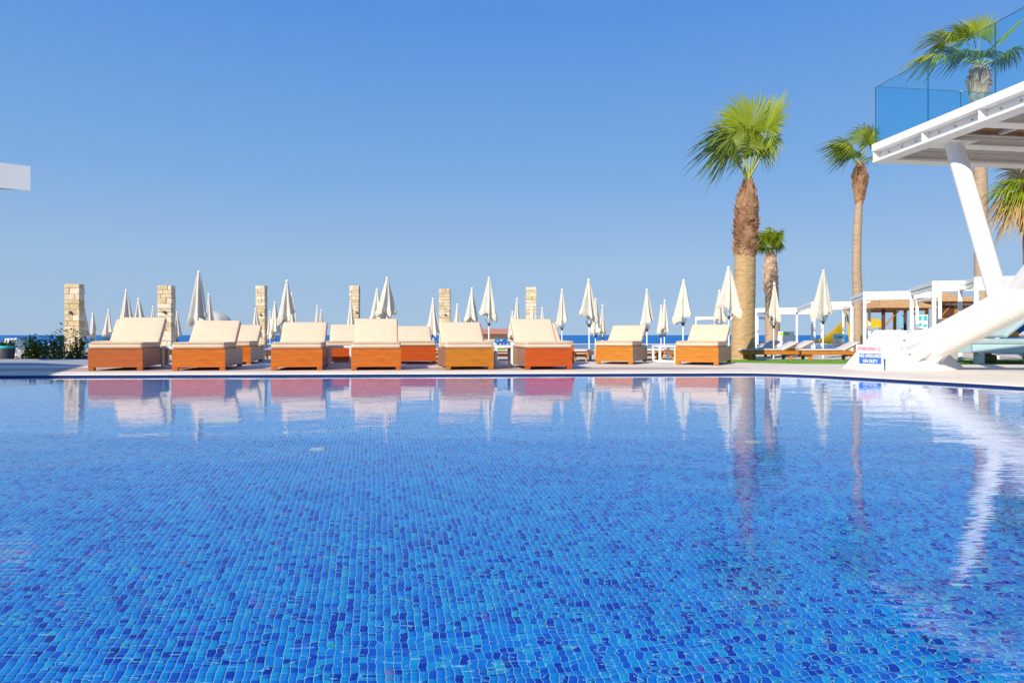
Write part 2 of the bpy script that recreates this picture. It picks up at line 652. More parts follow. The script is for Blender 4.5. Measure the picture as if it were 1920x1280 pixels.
# white coping round the pool
cop_poly = [(p.x, p.y) for p in cop_in] + [(-13.5, -3.5)]
cp = MB()
a_, b_ = cop_in + [Vector((6.95, -3.5)), Vector((-13.5, -3.5))], cop_out + [Vector((7.75, -4.3)), Vector((-13.5, -4.3))]
n_ = len(a_)
ZC = Z_DECK + .006
vs_ = []
for p, q in zip(a_, b_):
    d_ = (q - p).normalized() if (q - p).length > 0 else Vector((0, 0))
    e1 = p - d_ * .012
    e2 = p - d_ * .018
    vs_ += [(q.x, q.y, ZC), (p.x, p.y, ZC), (e1.x, e1.y, ZC - .005), (e2.x, e2.y, ZC - .012), (e1.x, e1.y, ZC - .020), (p.x, p.y, ZC - .022), (q.x, q.y, ZC - .022)]
fs_ = []
for i in range(n_ - 1):
    for k in range(7):
        k2 = (k + 1) % 7
        fs_.append((i * 7 + k, (i + 1) * 7 + k, (i + 1) * 7 + k2, i * 7 + k2))
cp.add(vs_, fs_)
structure(cp.build('pool_coping', STONE_PALE, angle=60))
# tan deck strip and grey paving as thin sheets
structure(MB().prism([(-24, 9.6, Z_DECK + .004), (-13.5, 10.12, Z_DECK + .004), (-7.0, 10.50, Z_DECK + .004), (0, 10.95, Z_DECK + .004), (3.0, 11.28, Z_DECK + .004), (4.1, 11.66, Z_DECK + .004),
                      (2.0, 11.95, Z_DECK + .004), (0, 12.0, Z_DECK + .004), (-8.6, 11.62, Z_DECK + .004), (-24, 10.8, Z_DECK + .004)], (0, 0, -.003)).build('deck_strip', DECK_TAN, angle=None))
structure(MB().prism([(-24, 12.4, Z_DECK + .004), (-8.3, 12.75, Z_DECK + .004), (-7.4, 12.85, Z_DECK + .004), (-7.4, 15.98, Z_DECK + .004), (-24, 15.98, Z_DECK + .004)], (0, 0, -.003)).build('side_paving', STONE_GREY, angle=None))
# pool walls with the dark tile band on top
pw, pb = MB(), MB()
for i in range(len(POOL)):
    p, q = POOL[i], POOL[(i + 1) % len(POOL)]
    pb.add([(*p, .034), (*q, .034), (*q, -.12), (*p, -.12)], [(0, 1, 2, 3)])
    pw.add([(*p, -.12), (*q, -.12), (*q, DEPTH), (*p, DEPTH)], [(0, 1, 2, 3)])
structure(pb.build('waterline_tile_band', BAND, angle=None))
wl_o = structure(pw.build('pool_wall', TILE_W, angle=None))
# pool floor: grout bed near the camera, mosaic geometry on it, patterned floor beyond
NEAR = (-4.6, 4.6, 1.5, 5.2)
pf = MB()
x0, x1, y0, y1 = NEAR
for (ax, bx, ay, by) in ((-13.5, x0, -3.5, 10.4), (x1, 7, -3.5, 10.4), (x0, x1, -3.5, y0), (x0, x1, y1, 10.4)):
    pf.add([(ax, ay, DEPTH), (bx, ay, DEPTH), (bx, by, DEPTH), (ax, by, DEPTH)], [(0, 1, 2, 3)])
pf.cur = 1
pf.add([(x0, y0, DEPTH), (x1, y0, DEPTH), (x1, y1, DEPTH), (x0, y1, DEPTH)], [(0, 1, 2, 3)])
floor = structure(pf.build('pool_floor', [TILE_G, TILE_G], angle=None))
ct, st = math.cos(-TROT), math.sin(-TROT)
ii, jj = np.meshgrid(np.arange(-300, 301), np.arange(-30, 340))
gu, gv = (ii + .5675) * PITCH, (jj + .5675) * PITCH
tx, ty = ct * gu - st * gv, st * gu + ct * gv
half = PITCH * .4325
okm = (ty > y0 + .03) & (ty < y1 - .03) & (np.abs(tx) < x1 - .04)
vis = okm & (np.abs(tx) < .80 * ty + .15)
tx_, ty_ = tx[okm], ty[okm]
# the tiles that show largest: the nearest ones inside the frame
infr = (ty_ > 2.24) & (np.abs(tx_) < .70 * ty_)
order = np.argsort(np.where(infr, ty_ + .25 * np.abs(tx_), 99))
near_i, rest_i = order[:300], order[300:]
c4 = np.array([(-half, -half), (half, -half), (half, half), (-half, half)])
rot2 = np.array([[ct, -st], [st, ct]])
low = c4 @ rot2.T
top = (c4 * .93) @ rot2.T
TH = .003
tile_me = bpy.data.meshes.new('mosaic_tile')
tile_me.from_pydata([(*p, 0) for p in low] + [(*p, TH) for p in top], [], [(4, 5, 6, 7), (0, 1, 5, 4), (1, 2, 6, 5), (2, 3, 7, 6), (3, 0, 4, 7)])
tile_me.materials.append(TILE)
for k in near_i:
    t_ = bpy.data.objects.new('mosaic_tile', tile_me)
    t_.location = (tx_[k], ty_[k], DEPTH + .0005)
    t_.parent = floor
    COL.objects.link(t_)
    t_.cycles.is_caustics_receiver = True
nr = len(rest_i)
cx, cy = tx_[rest_i], ty_[rest_i]
V = np.zeros((nr, 8, 3), dtype=np.float32)
for k in range(4):
    V[:, k, 0], V[:, k, 1], V[:, k, 2] = cx + low[k, 0], cy + low[k, 1], DEPTH + .0005
    V[:, k + 4, 0], V[:, k + 4, 1], V[:, k + 4, 2] = cx + top[k, 0], cy + top[k, 1], DEPTH + .0005 + TH
Q = np.array([(4, 5, 6, 7), (0, 1, 5, 4), (1, 2, 6, 5), (2, 3, 7, 6), (3, 0, 4, 7)])
QQ = (np.arange(nr)[:, None, None] * 8 + Q[None]).reshape(-1, 4)
rest = fast_mesh('mosaic_tile_field', V.reshape(-1, 3), QQ, TILE, smooth=False)
rest.parent = floor
rest['kind'] = 'stuff'
for o in (floor, rest, wl_o):
    o.cycles.is_caustics_receiver = True

# water surface with real ripples
rng = np.random.default_rng(11)
comps = []
for k in range(50):
    lam = .28 * (10 ** (rng.random() * .55))
    th = PI / 2 + rng.normal() * .55
    s_ = (.12 / lam) ** .15
    comps.append((2 * PI / lam * math.cos(th), 2 * PI / lam * math.sin(th), rng.random() * 6.28, s_ * lam / (2 * PI)))
for k in range(14):
    lam = .4 + 1.2 * rng.random()
    th = PI / 2 + rng.normal() * .9
    comps.append((2 * PI / lam * math.cos(th), 2 * PI / lam * math.sin(th), rng.random() * 6.28, .30 * lam / (2 * PI)))
WAVE = .0042 / math.sqrt(sum(((a * a + b * b) * s_ * s_) / 2 for a, b, p, s_ in comps))


def inside(X, Y, poly):
    r = np.zeros(X.shape, bool)
    n = len(poly)
    for i in range(n):
        xa, ya = poly[i]
        xb, yb = poly[(i + 1) % n]
        if ya == yb:
            continue
        c = ((ya > Y) != (yb > Y)) & (X < (xb - xa) * (Y - ya) / (yb - ya) + xa)
        r ^= c
    return r


ys = [-3.5]
while ys[-1] < 10.3:
    y = ys[-1]
    ys.append(y + (.09 if y < .2 else max(.024, .0060 * y)))
ys = np.array(ys)
xs = np.concatenate([np.arange(-13.5, -8.2, .08), np.arange(-8.2, 7.0, .03)])
X, Y = np.meshgrid(xs, ys)
WATER_Z = .018
Z = np.zeros_like(X)
for a, b, p, s_ in comps:
    Z += WAVE * s_ * np.sin(a * X + b * Y + p)
amp = np.ones_like(X)
for k in range(5):                                   # calmer and livelier patches
    a, b, p = rng.normal() * 1.1, rng.normal() * 1.1, rng.random() * 6.28
    amp += .20 * np.sin(a * X + b * Y + p)
tt_ = np.clip((Y - 3.5) / 5.0, 0, 1)
Z *= amp * (1 - .5 * tt_ * tt_ * (3 - 2 * tt_))       # calmer in the lee of the far edge
nx, ny = len(xs), len(ys)
i_ = np.arange((ny - 1) * (nx - 1))
r_, c_ = i_ // (nx - 1), i_ % (nx - 1)
aa = r_ * nx + c_
quads = np.stack([aa, aa + 1, aa + nx + 1, aa + nx], -1)
mx_, my_ = (X[:-1, :-1] + .0125).ravel(), (Y[:-1, :-1] + .01).ravel()
grown = [(p.x, p.y) for p in offset_poly(POOL, .05, run)] + [(7, -3.5), (-13.5, -3.5)]
quads = quads[inside(mx_, my_, grown)]
wtr = structure(fast_mesh('pool_water', np.stack([X, Y, Z + WATER_Z], -1).reshape(-1, 3), quads, WATER))
wtr.cycles.is_caustics_caster = True

# ground beyond the terrace, beach, sea
g_ = MB()
for (ax, bx, ay, by) in ((-90, 90, 16.0, 60), (-90, -24, -40, 16.0), (14, 90, -40, 16.0), (-24, 14, -40, -9)):
    g_.add([(ax, ay, Z_LOW), (bx, ay, Z_LOW), (bx, by, Z_LOW), (ax, by, Z_LOW)], [(0, 1, 2, 3)])
g_.add([(-13.5, 12.6, Z_LOW - .004), (14, 12.6, Z_LOW - .004), (14, 16.0, Z_LOW - .004), (-13.5, 16.0, Z_LOW - .004)], [(0, 1, 2, 3)])
g_.add([(-90, 60, Z_LOW), (90, 60, Z_LOW), (90, 60, -1.7), (-90, 60, -1.7)], [(0, 1, 2, 3)])
structure(g_.build('ground', SAND, angle=None))
structure(MB().box((0, 60.1, -.20), (180, .35, .12)).build('sea_wall_coping', STONE_PALE, angle=None))
structure(MB().box((0, 46, Z_LOW), (180, 19, .008)).build('path', PATH_BLUE, angle=None))
structure(MB().add([(-300, 60.3, -1.7), (300, 60.3, -1.7), (300, 96, -2.3), (-300, 96, -2.3)], [(0, 1, 2, 3)]).build('beach', SAND, angle=None))
structure(MB().add([(-40000, 90, -2.2), (40000, 90, -2.2), (40000, 38000, -2.2), (-40000, 38000, -2.2)], [(0, 1, 2, 3)]).build('sea', SEA, angle=None))
# lawn strip
structure(MB().box((13, 18.5, Z_LOW + .004), (15.2, 4.6, .012)).build('lawn', GRASS, angle=None))
rnd = random.Random(5)
gb = MB()
for k in range(15000):
    x, y = rnd.uniform(5.5, 16), rnd.uniform(17.3, 20.7)
    h, a = rnd.uniform(.025, .05), rnd.uniform(0, PI)
    dx, dy = .009 * math.cos(a), .009 * math.sin(a)
    gb.add([(x - dx, y - dy, Z_LOW), (x + dx, y + dy, Z_LOW), (x + rnd.uniform(-.02, .02), y + rnd.uniform(-.02, .02), Z_LOW + h)], [(0, 1, 2)])
tag(gb.build('lawn_grass', GRASS, angle=None, kind='stuff', recalc=False), 'short bright green grass of the lawn strip behind the terrace', 'grass')
#@@BUILDINGS
# ------------------------------------------------------------------ building at the left edge
bl = thing('pool_building', 'white flat roofed building with panelled fascia at the left edge of the photo', 'building', (-14, 8, Z_LOW))
d1 = Vector((-.8, -.6, 0))
P1 = Vector((-9.65, 13.7, 0))
P2 = P1 + d1 * 5.2
back = Vector((-.45, .55, 0))
roof = MB().prism([P1 + Vector((0, 0, 3.53)) + Vector((-.05, .02, 0)), P2 + Vector((0, 0, 3.53)), P1 + Vector((-6.5, .05, 3.53))], (0, 0, .42))
roof.build('roof', WHITE, bl, world=True)
nrm = Vector((.6, -.8, 0))
lens = [.63, 1.2, 1.2, 1.2, .9]
s0 = 0.0
for L_ in lens:
    a, b = P1 + d1 * (s0 + .012), P1 + d1 * (s0 + L_ - .012)
    MB().prism([a + Vector((0, 0, 3.50)), b + Vector((0, 0, 3.50)), b + Vector((0, 0, 3.99)), a + Vector((0, 0, 3.99))], nrm * .03).build('fascia_panel', WHITE, bl, world=True)
    s0 += L_
body = [(-10.25, 4.4), (-11.7, 7.5), (-13.4, 8.6), (-22, 8.6), (-22, -6), (-14, -6)]
MB().prism([(x, y, Z_DECK) for x, y in body], (0, 0, 3.85)).build('wall', WHITE_RENDER, bl, world=True)
MB().prism([(x, y, 3.902) for x, y in body], (0, 0, .10)).build('parapet', WHITE, bl, world=True)


# ------------------------------------------------------------------ raised terrace on the right
CR = Vector((6.47, 12.26, 0))
U = Vector((-.139, .990, 0))
Vv = Vector((.990, .139, 0))
ROTT = Matrix((Vv, U, Vector((0, 0, 1)))).transposed()


def tp(a, b, z):
    return CR + Vv * a + U * b + Vector((0, 0, z))


rt = thing('raised_terrace', 'white steel raised terrace with glass balustrade on slanting tubular legs', 'terrace', tp(3, -3, 0))
rt.location.z = Z_DECK
WA, LB, ZB, ZT = 8.0, 9.0, 3.70, 4.03


def tbox(mb, a0, a1, b0, b1, z0, z1, ch=.004):
    return mb.box(tp((a0 + a1) / 2, (b0 + b1) / 2, (z0 + z1) / 2), (a1 - a0, b1 - b0, z1 - z0), ch, ROTT)


def edge_channel(alongb):
    mb = MB()
    f = (lambda s0, s1, d0, d1, z0, z1: tbox(mb, d0, d1, -s1, -s0, z0, z1)) if alongb else (lambda s0, s1, d0, d1, z0, z1: tbox(mb, s0, s1, -d1, -d0, z0, z1))
    L0 = 0 if alongb else .26
    L1 = LB if alongb else WA
    f(L0, L1, 0, .26, ZB, ZB + .045)                # lower flange
    f(L0, L1, .13, .16, ZB + .047, ZT - .132)       # web
    f(L0, L1, -.015, .26, ZT - .13, ZT)             # top fascia
    return mb


eb = edge_channel(True).build('edge_beam', WHITE, rt, world=True)
edge_channel(False).build('end_beam', WHITE, rt, world=True)
for t in (.012, 1.2, 2.33, 3.5, 4.65, 5.8, 7.0, 8.1):
    tbox(MB(), .002, .128, -t - .018, -t, ZB + .047, ZT - .132, 0).build('stiffener_plate', WHITE, eb, world=True)
bolt_me = None
for seg in range(7):
    for q in (.22, .5, .78):
        t = 1.16 * (seg + q) + .02
        c = tp(.122, -t, ZB + .135)
        ob = MB().tube([c - Vv * .014, c + Vv * .006], [.014, .014], 8).build('bolt', STEEL, eb, world=True)
for k in range(8):
    b = -1.12 - k * 1.12
    mb = MB()
    tbox(mb, .262, WA, b - .12, b + .12, ZB + .01, ZB + .035)
    tbox(mb, .262, WA, b - .018, b + .018, ZB + .037, ZT - .158)
    tbox(mb, .262, WA, b - .10, b + .10, ZT - .155, ZT - .132)
    mb.build('cross_beam', WHITE, rt, world=True)
mb = MB()
for k in range(12):
    a = .8 + k * .6
    for j in range(8):
        b1, b0 = -.27 - j * 1.12 if j == 0 else -1.24 - (j - 1) * 1.12, -1.0 - j * 1.12
        tbox(mb, a - .03, a + .03, b0, b1, ZT - .128, ZT - .06)
mb.build('joist', WHITE, rt, world=True)
k = 0
bpos = -.262
while bpos > -LB:
    tbox(MB(), .262, WA, bpos - .138, bpos, ZT - .055, ZT - .03, .003).build('deck_board', SOFFIT, rt, world=True)
    bpos -= .145
# glass
for (t0, t1) in ((.02, 1.27), (1.285, 2.56), (2.575, 3.85), (3.865, 5.14), (5.155, 6.43), (6.445, 7.7)):
    g = tbox(MB(), .045, .061, -t1, -t0, ZT + .002, 5.05, 0).build('glass_panel', GLASS, rt, world=True, angle=None)
    e = MB()
    tbox(e, .044, .062, -t0 - .0025, -t0 + .0025, ZT + .002, 5.05, 0)
    tbox(e, .044, .062, -t1 + .005, -t0 - .005, 5.052, 5.056, 0)
    e.build('glass_edge', GLASS_EDGE, g, world=True, angle=None)
for (a0, a1) in ((.075, 1.72), (1.735, 3.4), (3.415, 5.1), (5.115, 6.8)):
    g = tbox(MB(), a0, a1, -.061, -.045, ZT + .002, 5.05, 0).build('glass_panel', GLASS, rt, world=True, angle=None)
    e = MB()
    tbox(e, a1 - .0025, a1 + .0025, -.062, -.044, ZT + .002, 5.05, 0)
    tbox(e, a0 + .005, a1 - .005, -.062, -.044, 5.052, 5.056, 0)
    e.build('glass_edge', GLASS_EDGE, g, world=True, angle=None)
tbox(MB(), 1.69, 1.76, -.07, -.036, 5.035, 5.065, 0).build('glass_clip', GREYM, rt, world=True)
# legs
PA = at(1754, 643.5, 11.0)
PA1 = at(1878, 579.5, 10.2)
AX = (PA1 - PA).normalized()
PB_ = PA - AX * .30
tube_end = PA + AX * 7.0
MB().tube([PB_ + AX * .01, tube_end], [.255, .255], 40).build('main_leg', WHITE, rt, world=True, angle=30)
sb = at(1874, 566, 10.25)
for k_ in (1.15, 3.4):
    q_ = PA + AX * k_
    MB().tube([q_ - AX * .012, q_ - AX * .004, q_ + AX * .004, q_ + AX * .012], [.2551, .2585, .2585, .2551], 40).build('weld_seam', WHITE, rt, world=True, angle=50)
stp = at(1788, 262, 11.05)
stp.z = ZB + .02
MB().tube([sb, stp], [.132, .132], 32).build('slanting_strut', WHITE, rt, world=True, angle=30)
s2b = at(1900, 552, 10.05)
MB().tube([s2b, s2b + (at(1990, 440, 9.0) - s2b) * 2.2], [.132, .132], 32).build('slanting_strut', WHITE, rt, world=True, angle=30)
MB().box(stp + Vector((0, 0, -.012)), (.5, .42, .02), .003, ROTT).build('head_plate', WHITE, rt, world=True)
# base plate, fins and bolts on the anchor block
s1 = AX.cross(Vector((0, 0, 1))).normalized()
s2 = s1.cross(AX)
poly = []
for k in range(8):
    a = PI / 8 + k * PI / 4
    poly.append(PB_ + (s1 * math.cos(a) + s2 * math.sin(a)) * .42 - AX * .02)
MB().prism(poly, AX * .025).build('base_plate', WHITE, rt, world=True)
for k in range(8):
    a = k * PI / 4 + .25
    d = s1 * math.cos(a) + s2 * math.sin(a)
    tt = AX.cross(d).normalized()
    q = [PB_ + d * .25 + AX * .006, PB_ + d * .40 + AX * .006, PB_ + d * .25 + AX * .34]
    MB().prism([p - tt * .009 for p in q], tt * .018).build('gusset_fin', WHITE, rt, world=True)
    a2 = a + PI / 8
    d = s1 * math.cos(a2) + s2 * math.sin(a2)
    c = PB_ + d * .35
    m_ = MB().tube([c + AX * .004, c + AX * .03], [.022, .022], 6)
    m_.tube([c + AX * .03, c + AX * .05], [.012, .012], 8)
    m_.build('bolt', STEEL, rt, world=True)

blk = MB()
base = [onz(1579, 690.6, Z_DECK), onz(1690, 694.8, Z_DECK), onz(1765, 694.6, Z_DECK), onz(1811, 692.2, Z_DECK), Vector((7.45, 12.5, Z_DECK)), Vector((6.32, 12.4, Z_DECK))]
up_ = PB_ + s2 * .36
tops = [Vector((6.30, 11.85, .70)), Vector((6.50, 11.45, .70)), Vector((6.86, 11.32, .66)), Vector((7.10, 11.6, .60)), Vector((7.1, 12.1, .66)), Vector((6.62, 12.2, .70))]
blk.add([*base, *tops], [tuple(range(6)), tuple(range(6, 12))] + [(i, (i + 1) % 6, 6 + (i + 1) % 6, 6 + i) for i in range(6)])
tag(blk.build('anchor_block', WHITE_RENDER, angle=None), 'white sloping concrete block that anchors the fat tubular leg', 'block')

# ------------------------------------------------------------------ warning sign
sg = thing('warning_sign', 'white pool sign reading warning no lifeguard on duty leaning on white block', 'sign', at(1632.5, 694, 10.82))
sg.location.z = Z_DECK + .002
sg.rotation_euler = (R(-9), R(1.6), R(-2))
SW, SH = .415, .415
MB().box((0, 0, SH / 2), (SW, .012, SH), .003).build('board', SIGNBOARD, sg)
MB().box((-.004, -.0075, .190), (.345, .003, .165), .001).build('blue_panel', SIGNBLUE, sg)


def text(s, size, loc, m, parent, sx=1.0, name='lettering'):
    c = bpy.data.curves.new('txt', 'FONT')
    c.body = s
    c.size = size
    c.align_x = 'CENTER'
    c.align_y = 'CENTER'
    c.extrude = .0008
    c.offset = size * .022
    to = bpy.data.objects.new('txt', c)
    COL.objects.link(to)
    dg = bpy.context.evaluated_depsgraph_get()
    me = bpy.data.meshes.new_from_object(to.evaluated_get(dg))
    bpy.data.objects.remove(to)
    me.name = name
    for v in me.vertices:
        v.co = Vector((v.co.x * sx, -v.co.z, v.co.y))
    me.materials.clear()
    me.materials.append(m)
    o = bpy.data.objects.new(name, me)
    COL.objects.link(o)
    o.parent = parent
    o.location = loc
    return o


text('WARNING', .082, (-.045, -.0072, .345), SIGNRED, sg, .74)
text('NO LIFEGUARD', .072, (-.004, -.0100, .232), WHITE, sg, .66)
text('ON DUTY', .072, (-.004, -.0100, .148), WHITE, sg, .70)
rg = MB()
N = 28
for i in range(N):
    a0, a1 = 2 * PI * i / N, 2 * PI * (i + 1) / N
    q = [(.148 + r * math.cos(a), -.0075, .345 + r * math.sin(a)) for r, a in ((.027, a0), (.034, a0), (.034, a1), (.027, a1))]
    rg.prism(q, (0, -.001, 0))
rg.box((.146, -.0080, .345), (.008, .001, .034))
rg.box((.153, -.0080, .353), (.014, .001, .006))
rg.box((.150, -.0080, .339), (.020, .001, .006), 0, Matrix.Rotation(R(35), 3, 'Y'))
rg.build('round_symbol', SIGNRED, sg, angle=None)
sp_ = MB()
rs = random.Random(4)
for row, zz in enumerate((.075, .060, .030)):
    x = -.165
    while x < .15:
        w = rs.uniform(.012, .032)
        sp_.box((x + w / 2, -.0070, zz), (w, .001, .006))
        x += w + .007
sp_.build('small_print', SIGNGREY, sg, angle=None)
#@@LOUNGERS
# ------------------------------------------------------------------ cream loungers on wooden boxes
LG = 'cream cushioned loungers on wooden boxes'


def lounger(px, py, rot, backtop, tone, label, W=.785, L=1.45, H=.335):
    p = onz(px, py, Z_DECK + .008)
    rz = R(rot)
    t = thing('pool_lounger', label, 'lounger', (p.x, p.y, Z_DECK + .0085), rz, LG)
    wm = WOODS[tone]
    ft = .048                                         # gap under the planks
    ph = (H - ft) / 3
    rr = random.Random(int(px * 7))
    for k in range(3):
        z = ft + ph * (k + .5)
        j = rr.uniform(-.0012, .0012)
        MB().box((0, .012 + j, z), (W, .024, ph - .0008), .0008).build('plank', wm, t)
        MB().box((0, L - .012, z), (W, .024, ph - .0008), .0008).build('plank', wm, t)
        for s in (-1, 1):
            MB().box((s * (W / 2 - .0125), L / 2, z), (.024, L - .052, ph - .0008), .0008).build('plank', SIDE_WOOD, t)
    for sx in (-1, 1):
        for yy in (.042, L - .042):
            MB().box((sx * (W / 2 - .043), yy, (ft - .001) / 2), (.082, .08, ft - .001), .0015).build('foot', wm, t)
    MB().box((0, L / 2, H - .02), (W - .05, L - .05, .02)).build('platform', wm, t)
    ch = .105
    hy = .95
    c = MB().rbox((0, hy / 2 - .008, H + ch / 2 + .002), (W - .005, hy, ch), .035, 4, puff=.008).build('seat_cushion', CREAM, t, angle=60)
    pts = [(-W / 2 + .03, -.008, H + ch * .90), (W / 2 - .03, -.008, H + ch * .90)]
    MB().tube(pts, .0045, 6).build('piping', CREAM_SEAM, c)
    # backrest angle so that its top reaches the height seen
    bl_, th = .62, .10
    lo, hi = R(12), R(86)
    for _ in range(30):
        m_ = (lo + hi) / 2
        y = hy - .02 + bl_ * math.cos(m_)
        z = H + .055 + bl_ * math.sin(m_) + th * .5 * math.cos(m_) + Z_DECK
        Yt = p.y + y * math.cos(rz)
        if z > EYE + (HZ - backtop) * Yt / FPX:
            hi = m_
        else:
            lo = m_
    ang = (lo + hi) / 2
    M = Matrix.Rotation(ang, 3, 'X')
    o = Vector((0, hy - .03, H + .055))
    bc = MB().rbox(o + M @ Vector((0, bl_ / 2, 0)), (W * .965, bl_, th), .032, 4, M, puff=.01).build('back_cushion', CREAM, t, angle=60)
    q = [o + M @ Vector((x, y, th * .36)) for x, y in ((-W * .47, .02), (-W * .47, bl_ - .012), (W * .47, bl_ - .012), (W * .47, .02))]
    MB().tube(q, .004, 6).build('piping', CREAM_SEAM, bc)
    MB().box(o + M @ Vector((0, bl_ / 2 - .02, -th / 2 - .016)), (W * .9, bl_ * .92, .024), .004, M).build('backrest_frame', wm, t)
    top_ = o + M @ Vector((0, bl_ * .55, -th / 2 - .03))
    for s in (-1, 1):
        MB().bar((s * W * .33, top_.y, top_.z), (s * W * .33, min(L - .06, top_.y + .1), H - .005), .03, .03).build('prop', wm, t)
    return t


lounger(216.5, 694.4, 11.3, 594.5, 'brown', 'cream lounger on brown wood box at the far left end of the front row')
lounger(372.5, 694.2, 11.3, 600.5, 'amber', 'cream lounger on orange wood box below the tallest left parasol in front row')
lounger(556.5, 693.7, 11.3, 603.5, 'amber', 'cream lounger on orange wood box in front row left of the square white table')
lounger(705.5, 693.2, 11.3, 597.0, 'amber', 'cream lounger on orange box facing straight forward right of the square white table')
lounger(881, 692.4, 11.3, 603.5, 'gold', 'cream lounger on golden yellow wood box with wavy grain in front row')
lounger(1029.5, 692.2, 11.3, 597.5, 'red', 'cream lounger on deep red orange box at the right end of front row')
lounger(212, 682.3, 11.3, 598.5, 'brown', 'second row lounger mostly hidden behind the far left brown lounger')
lounger(429, 683, 11.3, 608.5, 'amber', 'second row lounger peeping out to the right behind the second front lounger')
lounger(650, 682.6, 11.3, 608.0, 'red', 'second row lounger with red wood box seen through the square white table frame')
lounger(780, 681.7, 11.3, 611.0, 'red', 'second row lounger with red orange box between the straight and golden front loungers')
lounger(886, 681.8, 11.3, 605.5, 'amber', 'second row lounger whose back shows only at the right behind the golden box')
lounger(1040, 682, 11.3, 605.0, 'amber', 'second row lounger whose back shows to the right behind the red orange box')
lounger(1151, 681.9, -22, 609.5, 'gold', 'cream lounger on golden box standing alone right of the white parasol poles', W=.74)
lounger(1306, 683.4, -27, 608.0, 'gold', 'cream lounger on golden box beside the thick palm trunk', W=.80)


# ------------------------------------------------------------------ white side tables
def side_table(px0, px1, ytop, yfoot, label, rot=11.3):
    p = onz((px0 + px1) / 2, yfoot, Z_DECK + .006)
    w = (px1 - px0) / FPX * p.y
    h = (yfoot - ytop) / FPX * p.y
    t = thing('side_table', label, 'side table', (p.x, p.y, Z_DECK + .0065), R(rot), 'white square side tables between loungers')
    k = .042
    d = w
    MB().box((0, d / 2, h - k / 2), (w, d, k), .004).build('table_top', WHITE, t)
    for sx in (-1, 1):
        for yy in (k / 2, d - k / 2):
            MB().box((sx * (w / 2 - k / 2), yy, (h - k) / 2), (k, k, h - k - .002), .003).build('leg', WHITE, t)
    for yy in (k / 2, d - k / 2):
        MB().box((0, yy, k / 2), (w - 2 * k - .004, k * .98, k), .003).build('foot_rail', WHITE, t)
    return t


side_table(303, 340, 649, 688.5, 'white side table between the far left lounger and its right neighbour')
side_table(490, 513, 646.5, 677.5, 'white side table standing in the gap left of the third front lounger')
side_table(616, 659, 648.0, 686.0, 'white square side table in front of the red second row lounger')
side_table(928, 963, 647.5, 688.0, 'white side table between the golden and the red orange loungers')
side_table(1235, 1270, 647.0, 679.5, 'white side table left of the lounger by the thick palm trunk')


# ------------------------------------------------------------------ slatted wooden sun loungers on the lower terrace
def slat_lounger(px, Y, rot, label, raise_back=True, green=False):
    x = (px - 960) / FPX * Y
    t = thing('wooden_sun_lounger', label, 'sun lounger', (x, Y, Z_LOW + .008), R(rot), 'slatted wooden sun loungers on the lower terrace')
    L, W, H = 1.85, .62, .27
    for s in (-1, 1):
        MB().box((0, s * (W / 2 - .025), H - .045), (L, .045, .11), .006).build('rail', SLAT_WOOD, t)
        for xx in (-L / 2 + .28, L / 2 - .30):
            MB().bar((xx, s * (W / 2 - .075), 0), (xx + .03, s * (W / 2 - .075), H - .04), .05, .09, .006).build('leg', SLAT_WOOD, t)
    for xx in (-L / 2 + .29, L / 2 - .29):
        MB().box((xx, 0, .15), (.04, W - .2, .05), .004).build('stretcher', SLAT_WOOD, t)
    k = 0
    xx = -L / 2 + .06
    lim = L / 2 - .55 if raise_back else L / 2 - .05
    while xx < lim:
        MB().box((xx, 0, H - .012), (.06, W - .11, .018), .003).build('slat', SLAT_WOOD, t)
        xx += .085
    M = Matrix.Rotation(R(-26 if raise_back else 0), 3, 'Y')
    o = Vector((L / 2 - .56, 0, H))
    mt = MB().rbox((-.28 + (0 if raise_back else .27), 0, H + .045), (L - .6 if raise_back else L - .06, W - .06, .05), .02, 3)
    if raise_back:
        MB().box(o + M @ Vector((.28, 0, -.012)), (.56, W - .08, .02), .004, M).build('back_board', SLAT_WOOD, t)
        mt.rbox(o + M @ Vector((.28, 0, .035)), (.58, W - .06, .05), .02, 3, M)
    mt.build('mattress', MATTRESS, t, angle=60)
    if green:
        tag(MB().rbox(Vector((x, Y, Z_LOW + .008)) + Matrix.Rotation(R(rot), 3, 'Z') @ Vector((-.7, 0, H + .12)), (.28, .5, .08), .03, 3).build('lime_cushion', LIME, angle=60),
            'lime green cushion on a wooden sun lounger seen under the side table', 'cushion')
    return t


slat_lounger(1438, 20.8, 4, 'wooden sun lounger with white mattress on the lawn nearest the thick palm')
slat_lounger(1551, 20.6, 3, 'wooden sun lounger with raised white back beside the white anchor block')
slat_lounger(1412, 23.6, 12, 'farther wooden sun lounger behind the thick palm trunk')
slat_lounger(1474, 23.8, 8, 'farther wooden sun lounger with raised back by the white a frame board')
slat_lounger(1089, 20.3, 78, 'wooden sun lounger end on between red orange and lone golden loungers', False)
slat_lounger(1222, 21.0, 84, 'wooden sun lounger end on just right of the lone golden lounger', False)
slat_lounger(1262, 21.4, 96, 'wooden sun lounger end on behind the white table by the palm lounger', False)
slat_lounger(496, 20.3, 84, 'wooden sun lounger seen through the side table left of third front lounger', False)
slat_lounger(941, 20.6, 88, 'wooden sun lounger under the table between golden and red orange loungers', False, True)
slat_lounger(819, 21.5, 90, 'wooden sun lounger glimpsed through the gap left of golden lounger', False)
slat_lounger(320, 20.5, 80, 'wooden sun lounger glimpsed behind the table of the far left loungers', False)
